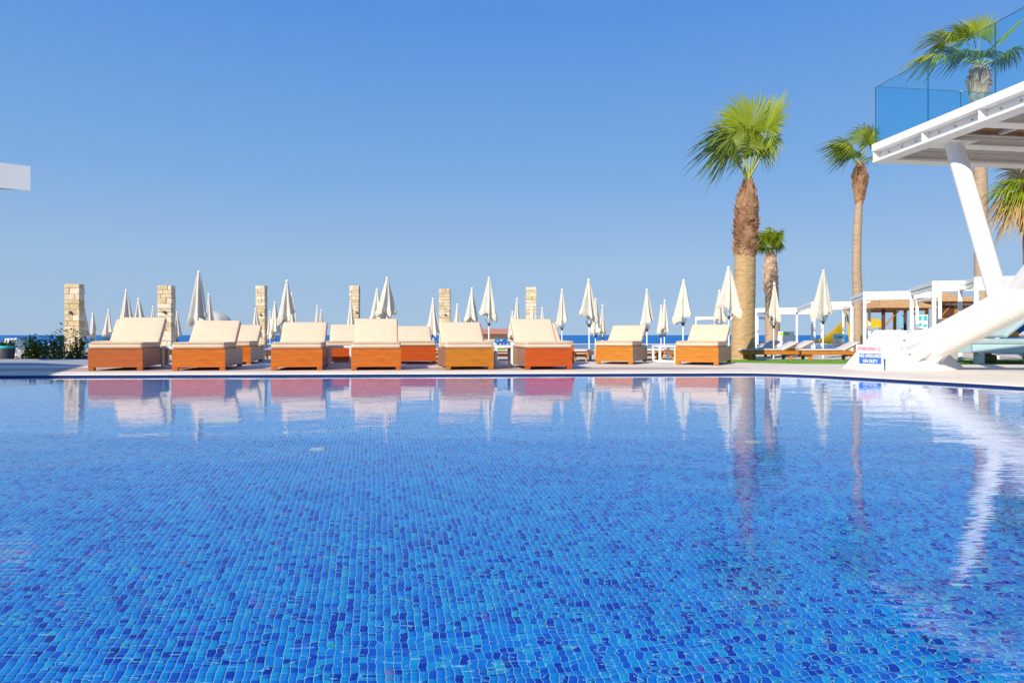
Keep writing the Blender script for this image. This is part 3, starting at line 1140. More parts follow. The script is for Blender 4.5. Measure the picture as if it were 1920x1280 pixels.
#@@COLUMNS
# ------------------------------------------------------------------ stone columns
def stone_column(pxl, pxr, ytop, Y, depth, label, lamp=None, seed=1):
    rr = random.Random(seed)
    xl, xr = (pxl - 960) / FPX * Y, (pxr - 960) / FPX * Y
    W = xr - xl
    ztop = EYE + (HZ - ytop) / FPX * Y
    t = thing('stone_column', label, 'column', ((xl + xr) / 2, Y + depth / 2, Z_LOW + .008), 0, 'rough stone columns along the beach terrace')
    H = ztop - (Z_LOW + .008)
    MB().box((0, 0, H / 2 - .01), (W - .05, depth - .05, H - .03)).build('core', MORTAR, t)
    z = 0.0
    k = 0
    while z < H - .06:
        h = rr.uniform(.11, .21)
        if H - z - h < .12:
            h = H - z
        single = rr.random() < .15
        cut = rr.uniform(-.28, .28) * W
        c2_ = cut + (W / 2 - cut) * rr.uniform(.4, .6)
        spans = [(-W / 2, W / 2)] if single else ([(-W / 2, cut), (cut, W / 2)] if rr.random() < .6 or cut > .05 * W else [(-W / 2, cut), (cut, c2_), (c2_, W / 2)])
        for a, b in spans:
            j = [rr.uniform(-.012, .012) for _ in range(3)]
            bm = MB()
            bm.box(((a + b) / 2 + j[0] * .4, j[1] * .8, z + h / 2), (b - a - .007 + j[2] * .5, depth + j[1], h - .007), .014)
            bm.v = [(p[0] + rr.uniform(-.008, .008), p[1] + rr.uniform(-.01, .01), p[2] + rr.uniform(-.006, .006)) for p in bm.v]
            bm.build('stone', rr.choice(STONES), t, angle=None)
        z += h
        k += 1
    if lamp:
        q = at(*lamp, Y) - Vector(t.location)
        MB().tube([(q.x, -depth / 2 - .075, q.z), (q.x, -depth / 2 + .02, q.z)], [.045, .05], 12).build('light_fitting', DARK, t)
    return t


stone_column(120, 148.5, 532, 22.8, .30, 'tan stone column at the far left behind the bushes', (133, 586), 1)
stone_column(294.5, 321.5, 535, 22.8, .30, 'tan stone column directly right of the far left lounger back', (309, 585), 2)
stone_column(479, 496.5, 535, 34, .38, 'tan stone column left of the third front lounger', (489, 590), 3)
stone_column(655, 672.5, 535, 36, .40, 'tan stone column rising behind the red second row lounger', (669, 586), 4)
stone_column(823, 843.5, 541, 34, .42, 'tan stone column standing behind the golden lounger', (835, 590), 5)
stone_column(986, 1006, 538, 34, .42, 'tan stone column rising behind the red orange lounger', None, 6)


# ------------------------------------------------------------------ closed parasols
UG = 'closed white beach parasols'


def parasol(px, ytop, Y, ybot, wl, wr, label, seed, zg=Z_LOW + .008):
    """closed parasol: tip at px,ytop, canopy to ybot, folded cloth between wl and wr"""
    rr = random.Random(seed)
    tip = at(px, ytop, Y)
    L = (ybot - ytop) / FPX * Y
    Rb = (wr - wl) / 2 / FPX * Y
    off = ((wl + wr) / 2 - px) / FPX * Y
    t = thing('closed_parasol', label, 'parasol', (tip.x, tip.y, zg), 0, UG)
    zt = tip.z - zg
    lean = off * .6
    MB().tube([(lean, 0, 0), (lean * .5, 0, zt - L * .5), (0, 0, zt - .05)], [.022, .022, .02], 10).build('pole', POLE, t)
    MB().lathe([(.03, -.07), (.045, -.05), (.04, -.02), (.022, 0), (.004, .012)], (0, 0, zt - .01), 10).build('finial', WHITE, t)
    NA, NT, NR = 60, 16, 6
    ph = rr.uniform(0, 2 * PI)
    amp = [rr.uniform(.72, 1.15) for _ in range(NR)]
    drop = [rr.uniform(.80, 1.0) for _ in range(NR)]
    low_dir = rr.uniform(0, 2 * PI)
    tw = rr.uniform(-.35, .35)
    mb = MB()
    vs = []
    for i in range(NT + 1):
        u = i / NT
        for k in range(NA):
            a = 2 * PI * k / NA
            s = (a / (2 * PI) * NR + ph) % NR
            r0 = int(s)
            f = s - r0
            fold = abs(math.sin(PI * f))                       # 0 at the ribs, 1 mid panel (tucked in)
            ka = amp[r0] * (1 - f) + amp[(r0 + 1) % NR] * f
            kd = drop[r0] * (1 - f) + drop[(r0 + 1) % NR] * f
            tuck = .50 * fold ** 1.25 * min(1, .35 + 1.2 * u)
            prof = (.09 + .91 * u ** .88) if u < .86 else (1.0 - .9 * (u - .86))
            wv = 1 + .05 * math.sin(9 * a + 5 * u + seed) * u
            r = Rb * 1.08 * prof * (1 - tuck) * (ka if u > .25 else 1 + (ka - 1) * u * 4) * wv
            ll = L * u * (1 - (1 - kd) * u * u) * (1 - .07 * u * (1 + math.cos(a - low_dir)))
            ll += L * .05 * u ** 6 * (1 - fold)
            aa = a + tw * u
            vs.append((off * u + r * math.cos(aa), r * math.sin(aa), zt - .05 - ll))
    fs = [(i * NA + k, i * NA + (k + 1) % NA, (i + 1) * NA + (k + 1) % NA, (i + 1) * NA + k) for i in range(NT) for k in range(NA)]
    n0 = len(vs)
    for k in range(NA):                                        # cloth hem turned up inside the bundle
        x, y, z = vs[NT * NA + k]
        vs.append((off + (x - off) * .55, y * .55, z + L * .09))
    fs += [(NT * NA + k, NT * NA + (k + 1) % NA, n0 + (k + 1) % NA, n0 + k) for k in range(NA)]
    mb.add(vs, fs)
    mb.build('canopy', CLOTH, t, angle=55, recalc=False)
    zb = zt - .05 - L
    rb = MB()
    for r in range(NR):
        a = 2 * PI * (r - ph) / NR + tw
        q = Rb * .45
        rb.tube([(off + q * math.cos(a), q * math.sin(a), zb + L * .12), (lean * .8 + .03 * math.cos(a), .03 * math.sin(a), zb - .02)], .008, 5)
    rb.tube([(lean * .8, 0, zb - .05), (lean * .8, 0, zb + .05)], .034, 10)
    rb.build('rib_hub', DARK, t)
    return t


PARASOLS = [
    (155, 564, 27, 640, 144, 168, 'closed parasol in front of the far left stone column'),
    (174, 585, 33, 636, 165, 181.5, 'small closed parasol just right of the far left stone column'),
    (204, 579, 31, 633, 193, 211, 'small closed parasol left of the far left lounger back'),
    (237, 542, 25.5, 612, 223, 249, 'taller closed parasol directly behind the far left lounger'),
    (260, 558, 28, 622, 249, 273, 'middle sized closed parasol second behind the far left lounger'),
    (287, 573, 33, 630, 279, 296, 'lowest closed parasol behind the far left lounger next to stone column'),
    (332, 584, 34, 637, 324, 340, 'narrow closed parasol just right of second stone column from left'),
    (373, 507, 19.4, 611, 348, 389, 'tallest closed parasol on the left above the second front lounger'),
    (391.5, 550, 27, 622, 382, 405, 'closed parasol close behind the tallest left parasol'),
    (479.5, 577, 33, 633, 470, 490, 'closed parasol overlapping the left edge of the third stone column'),
    (506.5, 583, 34, 634, 499, 514, 'low closed parasol right of third stone column half hidden by neighbour'),
    (515.5, 565, 29, 635, 504, 527, 'closed parasol between third stone column and third front lounger'),
    (538, 524, 21.5, 608, 519, 552, 'tall closed parasol above the left side of third front lounger'),
    (547, 548, 26, 618, 537, 558, 'closed parasol tucked behind the tall one above third front lounger'),
    (595, 572, 33, 626, 586, 603, 'small closed parasol behind the right side of third front lounger'),
    (602.5, 580, 36, 630, 596, 609, 'smaller closed parasol right behind its twin above third front lounger'),
    (658, 563, 29, 634, 646, 669, 'closed parasol overlapping the fourth stone column'),
    (707, 540, 25, 612, 691, 721, 'closed parasol left of the tall one behind the straight facing lounger'),
    (726, 519, 21, 601, 706, 743, 'tall closed parasol behind the straight facing front lounger'),
    (812, 558, 28, 628, 802, 824, 'closed parasol in the gap left of the fifth stone column'),
    (857.5, 569, 31, 624, 848, 867, 'small closed parasol right of the fifth stone column'),
    (885, 539, 25, 612, 871, 899, 'closed parasol behind the right part of the golden lounger'),
    (917, 519, 21, 605, 899, 934, 'tall closed parasol with visible pole right of the golden lounger back'),
    (969.5, 558, 27, 634, 956, 978, 'closed parasol in front of the red roofed kiosk'),
    (961, 583, 31, 634, 951, 968, 'closed parasol half hidden left behind the one before the red roof'),
    (998, 569, 30, 622, 990, 1007, 'closed parasol overlapping the sixth stone column'),
    (1016.5, 576, 33, 624, 1009, 1023, 'small closed parasol just right of the sixth stone column'),
    (1054, 541, 25, 614, 1040, 1066, 'closed parasol above the back right of the red orange lounger'),
    (1104, 522, 20.5, 607, 1087, 1124, 'tall closed parasol with pole between red orange and lone golden loungers'),
    (1117, 559, 25.5, 628, 1106, 1126, 'closed parasol half hidden right behind the tall pole parasol'),
    (1130, 570, 28, 632, 1121, 1137, 'closed parasol touching the lone golden lounger back on its left'),
    (1213, 541, 23, 616, 1200, 1226, 'closed parasol with pole just right of the lone golden lounger'),
    (1240, 571, 26.5, 628, 1228, 1250, 'lower closed parasol behind the one above the small white table'),
    (1246.5, 561, 25, 626, 1235, 1255, 'closed parasol above the white table left of the palm lounger'),
    (1282, 523, 21, 605, 1262, 1297, 'tall closed parasol left of the lounger by the thick palm'),
    (1366, 499, 18.5, 592, 1343, 1391, 'tallest closed parasol overlapping the thick palm trunk'),
    (1349, 543, 22, 607, 1335, 1364, 'closed parasol lower left of the one overlapping the thick palm'),
    (1452, 529, 22, 610, 1436, 1463, 'closed parasol standing before the short palm trunk'),
    (1544, 505, 22, 602, 1523, 1562, 'closed parasol in front of the yellow sail by the white pergolas'),
]
for i, q in enumerate(PARASOLS):
    parasol(*q, seed=101 + i * 7)

# one open parasol far back
op = thing('open_parasol', 'open off white parasol dome behind the second front lounger', 'parasol', ((396 - 960) / FPX * 36, 36, Z_LOW + .008))
mb = MB()
zt = EYE + (HZ - 583) / FPX * 36 - op.location.z
vs, fs = [], []
NA, NT = 48, 8
for i in range(NT + 1):
    u = i / NT
    for k in range(NA):
        a = 2 * PI * k / NA
        sc_ = 1 - .05 * abs(math.sin(4 * a)) * u
        vs.append((1.1 * math.sin(u * 1.3) * sc_ * math.cos(a), 1.1 * math.sin(u * 1.3) * sc_ * math.sin(a), zt - .75 * (1 - math.cos(u * 1.3))))
fs = [(i * NA + k, i * NA + (k + 1) % NA, (i + 1) * NA + (k + 1) % NA, (i + 1) * NA + k) for i in range(NT) for k in range(NA)]
mb.add(vs, fs).build('canopy', CLOTH, op, angle=30, recalc=False)
MB().tube([(0, 0, 0), (0, 0, zt)], .022, 10).build('pole', POLE, op)
MB().lathe([(.03, 0), (.03, .05), (.005, .08)], (0, 0, zt), 10).build('finial', WHITE, op)
#@@PALMS
# ------------------------------------------------------------------ palms
def frond(base, az, el, pet, rad, rr, m, parent, nseg=46, droop=.35, wind=.12, spread=118, roll=0.0, pet_r=.022):
    """fan leaf: stalk plus a pleated fan of narrow segments, tips bent by weight and wind (from the right)"""
    az, el = R(az), R(el)
    d = Vector((math.cos(az) * math.cos(el), math.sin(az) * math.cos(el), math.sin(el)))
    s = Vector((-math.sin(az), math.cos(az), 0))
    s = Matrix.Rotation(R(roll), 3, d) @ s
    n = s.cross(d)
    if n.z < 0:
        n = -n
    mb = MB()
    mb.cur = 1
    base = Vector(base)
    hub = base + d * pet + Vector((0, 0, -.10 * pet * math.cos(el)))
    mid = base + d * pet * .5
    mb.tube([base, mid, hub], [pet_r * 1.5, pet_r, pet_r * .7], 6)
    mb.cur = 0
    W = Vector((-1, .15, -.1))
    da = 2 * spread / nseg
    for i in range(nseg):
        a = R(-spread + da * (i + .5)) + rr.uniform(-.03, .03)
        e = d * math.cos(a) + s * math.sin(a)
        L = rad * (.80 + .20 * math.cos(a * .8)) * rr.uniform(.78, 1.10)
        cr = d * (-math.sin(a)) + s * math.cos(a)
        wmax = 2 * math.sin(R(da) / 2)
        T = (0, .2, .4, .6, .72, .86, 1.0)
        rowv = []
        dr = droop * rr.uniform(.7, 1.3)
        wd = wind * rr.uniform(.6, 1.5)
        for t in T:
            p = hub + e * (L * t) + n * (L * .10 * math.sin(t * 2.2) * (abs(a) * .35))
            k = max(0, t - .48) ** 1.6 * 1.25
            p = p + Vector((0, 0, -1)) * (L * dr * 2.2 * k) + W * (L * wd * 2.6 * k)
            wd_t = wmax * L * t * .5 * 1.04 if t <= .6 else wmax * L * .6 * .5 * (1 - (t - .6) / .4) ** .75 + .002
            fo = n * (wd_t * .55)
            rowv += [p - cr * wd_t, p + fo, p + cr * wd_t]
        fs = []
        for j in range(len(T) - 1):
            b = j * 3
            fs += [(b, b + 1, b + 4, b + 3), (b + 1, b + 2, b + 5, b + 4)]
        mb.add(rowv, fs)
    return mb.build('frond', [m, STALK], parent, world=True, angle=40, recalc=False)


def palm(label, Y, axis, boots, crown, bark, bootm, seed, fr, zg=Z_LOW, boot_len=.20, extra=None):
    """axis: list of (px,py,width px) from the top of the bare trunk down; boots: the same for the leaf-base sleeve"""
    rr = random.Random(seed)
    base = at(axis[-1][0], axis[-1][1], Y)
    t = thing('palm_tree', label, 'palm tree', (base.x, base.y, zg))
    pts = [at(x, y, Y) for x, y, w in axis]
    rad = [w / 2 / FPX * Y for x, y, w in axis]
    pts.append(Vector((pts[-1].x, pts[-1].y, zg - .02)))
    rad.append(rad[-1] * 1.08)
    # ringed bark
    P, Q = [], []
    for i in range(len(pts) - 1):
        n = max(2, int((pts[i] - pts[i + 1]).length / .045))
        for k in range(n):
            f = k / n
            p = pts[i].lerp(pts[i + 1], f)
            r = rad[i] * (1 - f) + rad[i + 1] * f
            P += [p + Vector((rr.uniform(-.004, .004), 0, .0)), p - Vector((0, 0, (pts[i] - pts[i + 1]).length / n * .8))]
            Q += [r * rr.uniform(.975, .99), r * rr.uniform(1.0, 1.02)]
    P.append(pts[-1])
    Q.append(rad[-1])
    MB().tube(P, Q, 28).build('trunk', bark, t, world=True, angle=60)
    if boots:
        bp = [at(x, y, Y) for x, y, w in boots]
        brd = [w / 2 / FPX * Y for x, y, w in boots]
        MB().tube(bp, [r * .84 for r in brd], 20).build('crown_shaft', bootm, t, world=True, angle=60)
        mb = MB()
        total = sum((bp[i] - bp[i + 1]).length for i in range(len(bp) - 1))
        nb = int(total / boot_len * 22)
        for k in range(nb):
            f = (k + rr.random() * .6) / nb
            s = f * total
            for i in range(len(bp) - 1):
                L = (bp[i] - bp[i + 1]).length
                if s <= L or i == len(bp) - 2:
                    g = min(1, s / L)
                    c = bp[i].lerp(bp[i + 1], g)
                    r = brd[i] * (1 - g) + brd[i + 1] * g
                    break
                s -= L
            a = k * 2.39996 + rr.uniform(-.2, .2)
            out = Vector((math.cos(a), math.sin(a), 0))
            tan = Vector((-math.sin(a), math.cos(a), 0))
            bl_ = boot_len * rr.uniform(.75, 1.35)
            w = r * rr.uniform(.24, .42)
            tip = rr.uniform(.08, .38) * r + .01
            sk = rr.uniform(-.5, .5) * w
            lo_ = c + out * r * .86 - Vector((0, 0, bl_ * .5))
            v = [lo_ - tan * w, lo_ + tan * w,
                 c + out * (r * .96) + tan * (w * .75 + sk), c + out * (r * .96) - tan * (w * .75 - sk),
                 c + out * (r * .90 + tip) + tan * sk * 1.6 + Vector((0, 0, bl_ * .5)),
                 c + out * (r * .80) + Vector((0, 0, bl_ * .2))]
            mb.add(v, [(0, 1, 2, 3), (3, 2, 4), (0, 3, 5), (1, 5, 2), (3, 4, 5), (2, 5, 4)])
        mb.build('leaf_base_sleeve', bootm, t, world=True, angle=None, kind='stuff', recalc=False)
    cpt = at(crown[0], crown[1], Y)
    for q in fr:
        az, elv, pet, rd = q[:4]
        kw = q[4] if len(q) > 4 else {}
        m = kw.pop('m', LEAF) if kw else LEAF
        off = Vector((rr.uniform(-.07, .07), rr.uniform(-.07, .07), rr.uniform(-.10, .06)))
        frond(cpt + off, az + rr.uniform(-6, 6), elv, pet, rd, rr, m, t, **kw)
    return t


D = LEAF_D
YP1 = 21.0
palm('thick trunked fan palm with ragged leaf base sleeve rising behind the right loungers', YP1,
     [(1397, 470, 38), (1396, 540, 39), (1394, 600, 41), (1393, 655, 44)],
     [(1403, 338, 16), (1401, 362, 30), (1400, 385, 41), (1399, 430, 44), (1397, 476, 43)],
     (1403, 338), TRUNK, BOOT, 21,
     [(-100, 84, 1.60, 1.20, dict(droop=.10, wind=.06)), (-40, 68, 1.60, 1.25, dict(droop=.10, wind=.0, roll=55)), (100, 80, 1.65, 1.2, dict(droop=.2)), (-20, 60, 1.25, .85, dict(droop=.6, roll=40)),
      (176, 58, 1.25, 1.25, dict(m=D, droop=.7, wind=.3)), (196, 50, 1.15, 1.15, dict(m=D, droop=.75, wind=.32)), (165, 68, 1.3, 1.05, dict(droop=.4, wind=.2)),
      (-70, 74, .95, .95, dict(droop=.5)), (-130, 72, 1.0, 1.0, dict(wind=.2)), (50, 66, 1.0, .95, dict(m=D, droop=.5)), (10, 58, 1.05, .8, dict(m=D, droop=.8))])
palm('short young fan palm with upright crown right of the thick palm trunk', 27.0,
     [(1447, 545, 24), (1448, 600, 26), (1449, 655, 27)],
     [(1446, 473, 10), (1445, 482, 20), (1445, 505, 24), (1445, 530, 25), (1446, 556, 22)],
     (1446, 474), TRUNK_G, BOOT_G, 22,
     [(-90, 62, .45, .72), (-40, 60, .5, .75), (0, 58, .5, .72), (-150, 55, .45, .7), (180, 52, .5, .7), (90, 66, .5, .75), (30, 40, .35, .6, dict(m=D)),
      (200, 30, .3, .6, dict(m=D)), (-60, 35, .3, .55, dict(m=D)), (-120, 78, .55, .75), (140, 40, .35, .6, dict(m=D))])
palm('slim tall fan palm left of the raised terrace corner', 30.0,
     [(1611, 370, 13), (1607, 440, 15), (1606, 500, 16), (1608, 560, 17), (1608, 640, 18)],
     [(1612, 306, 7), (1612, 318, 20), (1613, 335, 29), (1612, 352, 24), (1611, 376, 17)],
     (1613, 308), TRUNK_G, BOOT, 23,
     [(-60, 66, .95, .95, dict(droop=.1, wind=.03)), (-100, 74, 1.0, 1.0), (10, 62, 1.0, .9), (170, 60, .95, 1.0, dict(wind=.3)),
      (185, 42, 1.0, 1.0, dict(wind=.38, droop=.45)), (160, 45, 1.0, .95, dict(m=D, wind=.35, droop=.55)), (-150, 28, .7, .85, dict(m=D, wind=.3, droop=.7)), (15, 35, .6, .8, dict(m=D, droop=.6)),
      (100, 55, .7, .9, dict(m=D))], boot_len=.26)
palm('tallest fan palm seen through the glass balustrade of the raised terrace', 28.0,
     [(1833, 190, 17), (1838, 300, 22), (1840, 420, 23), (1841, 520, 25), (1842, 640, 26)],
     [(1835, 122, 10), (1835, 135, 32), (1836, 158, 38), (1835, 180, 30), (1833, 200, 20)],
     (1835, 122), TRUNK_G, BOOT_G, 24,
     [(-88, 80, 1.2, 1.0, dict(droop=.05, wind=.02)), (178, 64, 1.25, 1.05, dict(wind=.25, droop=.25)), (-8, 52, 1.3, 1.2, dict(droop=.15, wind=.03)), (186, 36, 1.7, 1.1, dict(wind=.3, droop=.5)),
      (178, 13, 1.75, 1.15, dict(wind=.35, droop=.6)), (90, 76, 1.5, 1.05, dict(droop=.2)), (-30, 25, .9, 1.0, dict(m=D, droop=.65)), (20, 20, 1.0, 1.0, dict(m=D, droop=.65)),
      (208, 18, .9, 1.0, dict(m=D, droop=.7, wind=.25)), (-115, 18, .7, .95, dict(m=D, droop=.6)), (150, 42, 1.0, 1.0, dict(m=D, wind=.25))], boot_len=.26)
palm('fan palm with brown dry fronds at the right edge under the raised terrace', 22.0,
     [(1938, 420, 34), (1940, 520, 36), (1942, 640, 38)],
     [(1934, 330, 30), (1935, 370, 46), (1937, 430, 42)],
     (1934, 350), TRUNK, BOOT, 25,
     [(190, 20, .5, .85, dict(droop=.5)), (170, 5, .6, .9, dict(droop=.6)), (-120, 10, .6, .85), (-150, -20, .6, .8, dict(droop=.7)), (180, -32, .6, .85, dict(m=LEAF_DRY, droop=.8)),
      (200, -42, .6, .9, dict(m=LEAF_DRY, droop=.8)), (-100, -38, .55, .85, dict(m=LEAF_DRY, droop=.8)), (-130, -50, .7, .9, dict(m=LEAF_DRY, droop=.8)), (160, -20, .6, .9, dict(m=LEAF_DRY, droop=.8)),
      (185, 45, .6, .9, dict(m=LEAF_DRY, droop=.4)), (-90, 40, .6, .9), (-60, 10, .6, .9), (0, 20, .6, .9), (60, 30, .6, .9), (-80, -55, .7, .9, dict(m=LEAF_DRY, droop=.8)), (150, -55, .8, .8, dict(m=LEAF_DRY, droop=.8))], boot_len=.2)
#@@RIGHT
# ------------------------------------------------------------------ white pergolas
PG = 'white square pergolas along the beach terrace'


def pergola(FL, BL, FRx, label, ztop=2.15, boxes=True, slats=False, right_back=True):
    """FL and BL: (px, py of the top) of the left front and left back posts; FRx: px of the right front post"""
    hh = ztop - EYE
    yf, yb = hh * FPX / (HZ - FL[1]), hh * FPX / (HZ - BL[1])
    a, b = Vector(((FL[0] - 960) / FPX * yf, yf, 0)), Vector(((BL[0] - 960) / FPX * yb, yb, 0))
    d = (b - a).normalized()
    r = Vector((d.y, -d.x, 0))
    k = (FRx - 960) / FPX
    w = (k * a.y - a.x) / (r.x - k * r.y)
    c = a + r * w
    e = b + r * w
    t = thing('pergola', label, 'pergola', ((a + c) / 2).to_tuple()[:2] + (Z_LOW + .008,), 0, PG)
    z0 = Z_LOW + .008
    pw = .105
    rm = Matrix((r, d, Vector((0, 0, 1)))).transposed()
    for q in (a, b, c, e):
        MB().box((q.x, q.y, (z0 + ztop) / 2), (pw, pw, ztop - z0), .005, rm).build('post', WHITE, t, world=True)
    for (p, q) in ((a, c), (b, e), (a, b), (c, e)):
        u = (q - p).normalized()
        p2, q2 = p + u * (pw / 2 + .002), q - u * (pw / 2 + .002)
        MB().bar(p2 + Vector((0, 0, ztop - .064)), q2 + Vector((0, 0, ztop - .064)), .10, .125, .004).build('beam', WHITE, t, world=True)
        if p is b:
            continue
        MB().bar(p2 + Vector((0, 0, ztop - .192)), q2 + Vector((0, 0, ztop - .192)), .06, .115, .004).build('curtain_rail', WHITE, t, world=True)
    if slats:
        for i in range(1, 7):
            f = i / 7
            p, q = a.lerp(b, f), c.lerp(e, f)
            u = (q - p).normalized()
            MB().bar(p + u * .06 + Vector((0, 0, ztop - .06)), q - u * .06 + Vector((0, 0, ztop - .06)), .05, .09, .003).build('roof_slat', WHITE, t, world=True)
    if boxes:
        for q in (c, e):
            p = q - d * (pw / 2 + .035)
            MB().box((p.x, p.y, .95), (.12, .06, .20), .004, rm).build('switch_box', GREYM, t, world=True)
    # day bed under the pergola
    m = (a + b + c + e) / 4
    return t, m, w, (b - a).length, rm


pergola((1305, 594), (1340, 597), 1421, 'farthest white pergola seen left of the thick palm trunk', slats=False)
pergola((1417, 578), (1448, 586), 1527, 'white pergola behind the short palm and its closed parasol')
pergola((1523, 566), (1494, 577), 1630, 'white pergola behind the yellow sail and closed parasol')
pergola((1621, 547), (1597, 557), 1762, 'white pergola in front of the thatched hut roof')
pergola((1751, 527), (1709, 540), 1938, 'white pergola directly left of the slanting strut')
tE, mE, wE, dE, rmE = pergola((1830, 519.5), (1800, 530), 2060, 'nearest white pergola behind the fat tubular leg', boxes=False)

# day bed under the nearest pergola
db = thing('day_bed', 'white day bed with raised back in shade under the nearest pergola', 'day bed', (14.0, 18.35, Z_LOW + .012))
for xx in (-1.85, -.6, .7, 1.6):
    MB().box((xx, -.62, .14), (.15, .15, .28), .004).build('leg', WHITE, db)
    MB().box((xx, .9, .14), (.15, .15, .28), .004).build('leg', WHITE, db)
MB().box((-.1, .15, .40), (4.0, 1.75, .22), .01).build('platform', WHITE, db)
MB().rbox((-.1, .15, .585), (3.9, 1.65, .14), .05, 4).build('mattress', MATTRESS, db, angle=60)
for xx, an in ((-1.1, -38), (.35, -34)):
    M = Matrix.Rotation(R(an), 3, 'Y')
    MB().rbox(Vector((xx, .15, .70)) + M @ Vector((.45, 0, .05)), (1.0, 1.5, .12), .045, 4, M).build('back_cushion', MATTRESS, db, angle=60)
p = at(1903, 612, 19.6)
tag(MB().rbox(p, (.62, .5, .5), .16, 5, Matrix.Rotation(R(25), 3, 'Y')).build('blue_bolster', BLUE, angle=60), 'blue cushion on the day bed at the right edge under the fat leg', 'cushion')
p = at(1893, 627, 18.9)
tag(MB().rbox(p, (.34, .3, .16), .05, 3).build('orange_towel', ORANGE, angle=60), 'folded orange towel on the day bed at the right edge', 'towel')
# grey ottoman below the daybed
p = at(1849, 676, 19.2)
tag(MB().rbox((p.x, p.y, Z_LOW + .12), (.42, .4, .2), .08, 4).build('tan_pouffe', CREAM_SEAM, angle=60), 'small tan pouffe tucked under the white day bed', 'pouffe')

# ------------------------------------------------------------------ yellow sail, boards
ys_ = thing('yellow_sail', 'yellow triangular shade sail behind the closed parasol', 'shade sail', at(1572, 640, 38))
ys_.location.z = Z_LOW
A, B, Cc = at(1586, 592, 38), at(1583, 648, 38.5), at(1525, 640.5, 37)
mb = MB()
N = 10
grid = []
for i in range(N + 1):
    for j in range(N + 1 - i):
        u, v = i / N, j / N
        w = 1 - u - v
        p = A * w + B * u + Cc * v
        p = p + Vector((.10 * v * w * 2.6, -.4 * u * v * w * 6, -.30 * v * w * 2.2))
        grid.append(p)
idx = {}
k = 0
for i in range(N + 1):
    for j in range(N + 1 - i):
        idx[(i, j)] = k
        k += 1
fs = []
for i in range(N):
    for j in range(N - i):
        fs.append((idx[(i, j)], idx[(i + 1, j)], idx[(i, j + 1)]))
        if i + j < N - 1:
            fs.append((idx[(i + 1, j)], idx[(i + 1, j + 1)], idx[(i, j + 1)]))
off_ = len(grid)
mb.add(grid + [q + Vector((0, .012, 0)) for q in grid], fs + [tuple(off_ + x for x in reversed(f)) for f in fs])
mb.build('sail', YELLOW, ys_, world=True, angle=50, recalc=False)
MB().tube([A + Vector((.06, 0, .25)), (B.x + .12, A.y, Z_LOW)], [.05, .06], 10).build('mast', YELLOW, ys_, world=True)

ycn = thing('yellow_awning', 'yellow awning behind the pergola posts left of the thatched hut', 'awning', at(1625, 640, 44))
ycn.location.z = Z_LOW
q0, q1 = at(1612, 606, 44), at(1656, 604, 44)
mb = MB()
mb.prism([q0, q1, q1 + Vector((0, .9, .28)), q0 + Vector((0, .9, .28))], (0, 0, -.03))
mb.prism([q0, q1, q1 + Vector((0, 0, -.32)), q0 + Vector((0, 0, -.32))], (0, -.03, 0))
mb.build('canvas', YELLOW, ycn, world=True, angle=None)
for q in (q0, q1):
    MB().tube([(q.x, q.y + .4, Z_LOW), (q.x, q.y + .4, q.z)], .04, 8).build('post', POLE, ycn, world=True)

nb_ = thing('notice_board', 'notice board with blue picture above a white poster beside the yellow sail', 'notice board', at(1573, 660, 30))
nb_.location.z = Z_LOW
mid = at(1573, 639, 30)
for px in (1564, 1583):
    q = at(px, 640, 30)
    MB().box((q.x, 30.03, (q.z + Z_LOW) / 2 + .12), (.04, .04, q.z - Z_LOW + .24), .003).build('post', WHITE, nb_, world=True)
c1, c2 = at(1573, 631, 30), at(1573.5, 644, 30)
MB().box((c1.x, 30, c1.z), (.48, .02, .24), .003).build('picture', BLUE_L, nb_, world=True)
MB().box((c1.x + .03, 29.985, c1.z - .02), (.2, .006, .04)).build('picture_motif', DARK, nb_, world=True)
MB().box((c2.x, 30, c2.z), (.44, .02, .32), .003).build('poster', WHITE, nb_, world=True)
pm = MB()
rs = random.Random(8)
for k in range(7):
    pm.box((c2.x + rs.uniform(-.12, .12), 29.985, c2.z + .11 - k * .036), (rs.uniform(.1, .22), .006, .018))
pm.build('poster_print', TERRA, nb_, world=True)

af = thing('a_frame_board', 'white folding a frame board with green header by the pergola', 'board', at(1474, 660, 26), R(52))
af.location.z = Z_LOW + .008
for s in (-1, 1):
    M = Matrix.Rotation(R(-15 * s), 3, 'Y')
    MB().box((s * .135, 0, .445), (.02, .56, .92), .004, M).build('board', WHITE, af)
M = Matrix.Rotation(R(15), 3, 'Y')
MB().box(Vector((-.135, 0, .445)) + M @ Vector((-.017, .06, .37)), (.012, .36, .10), .002, M).build('header', LIME, af)
for yy in (-.2, .2):
    MB().bar((-.09, yy, .30), (.09, yy, .30), .02, .02).build('spreader', GREYM, af)

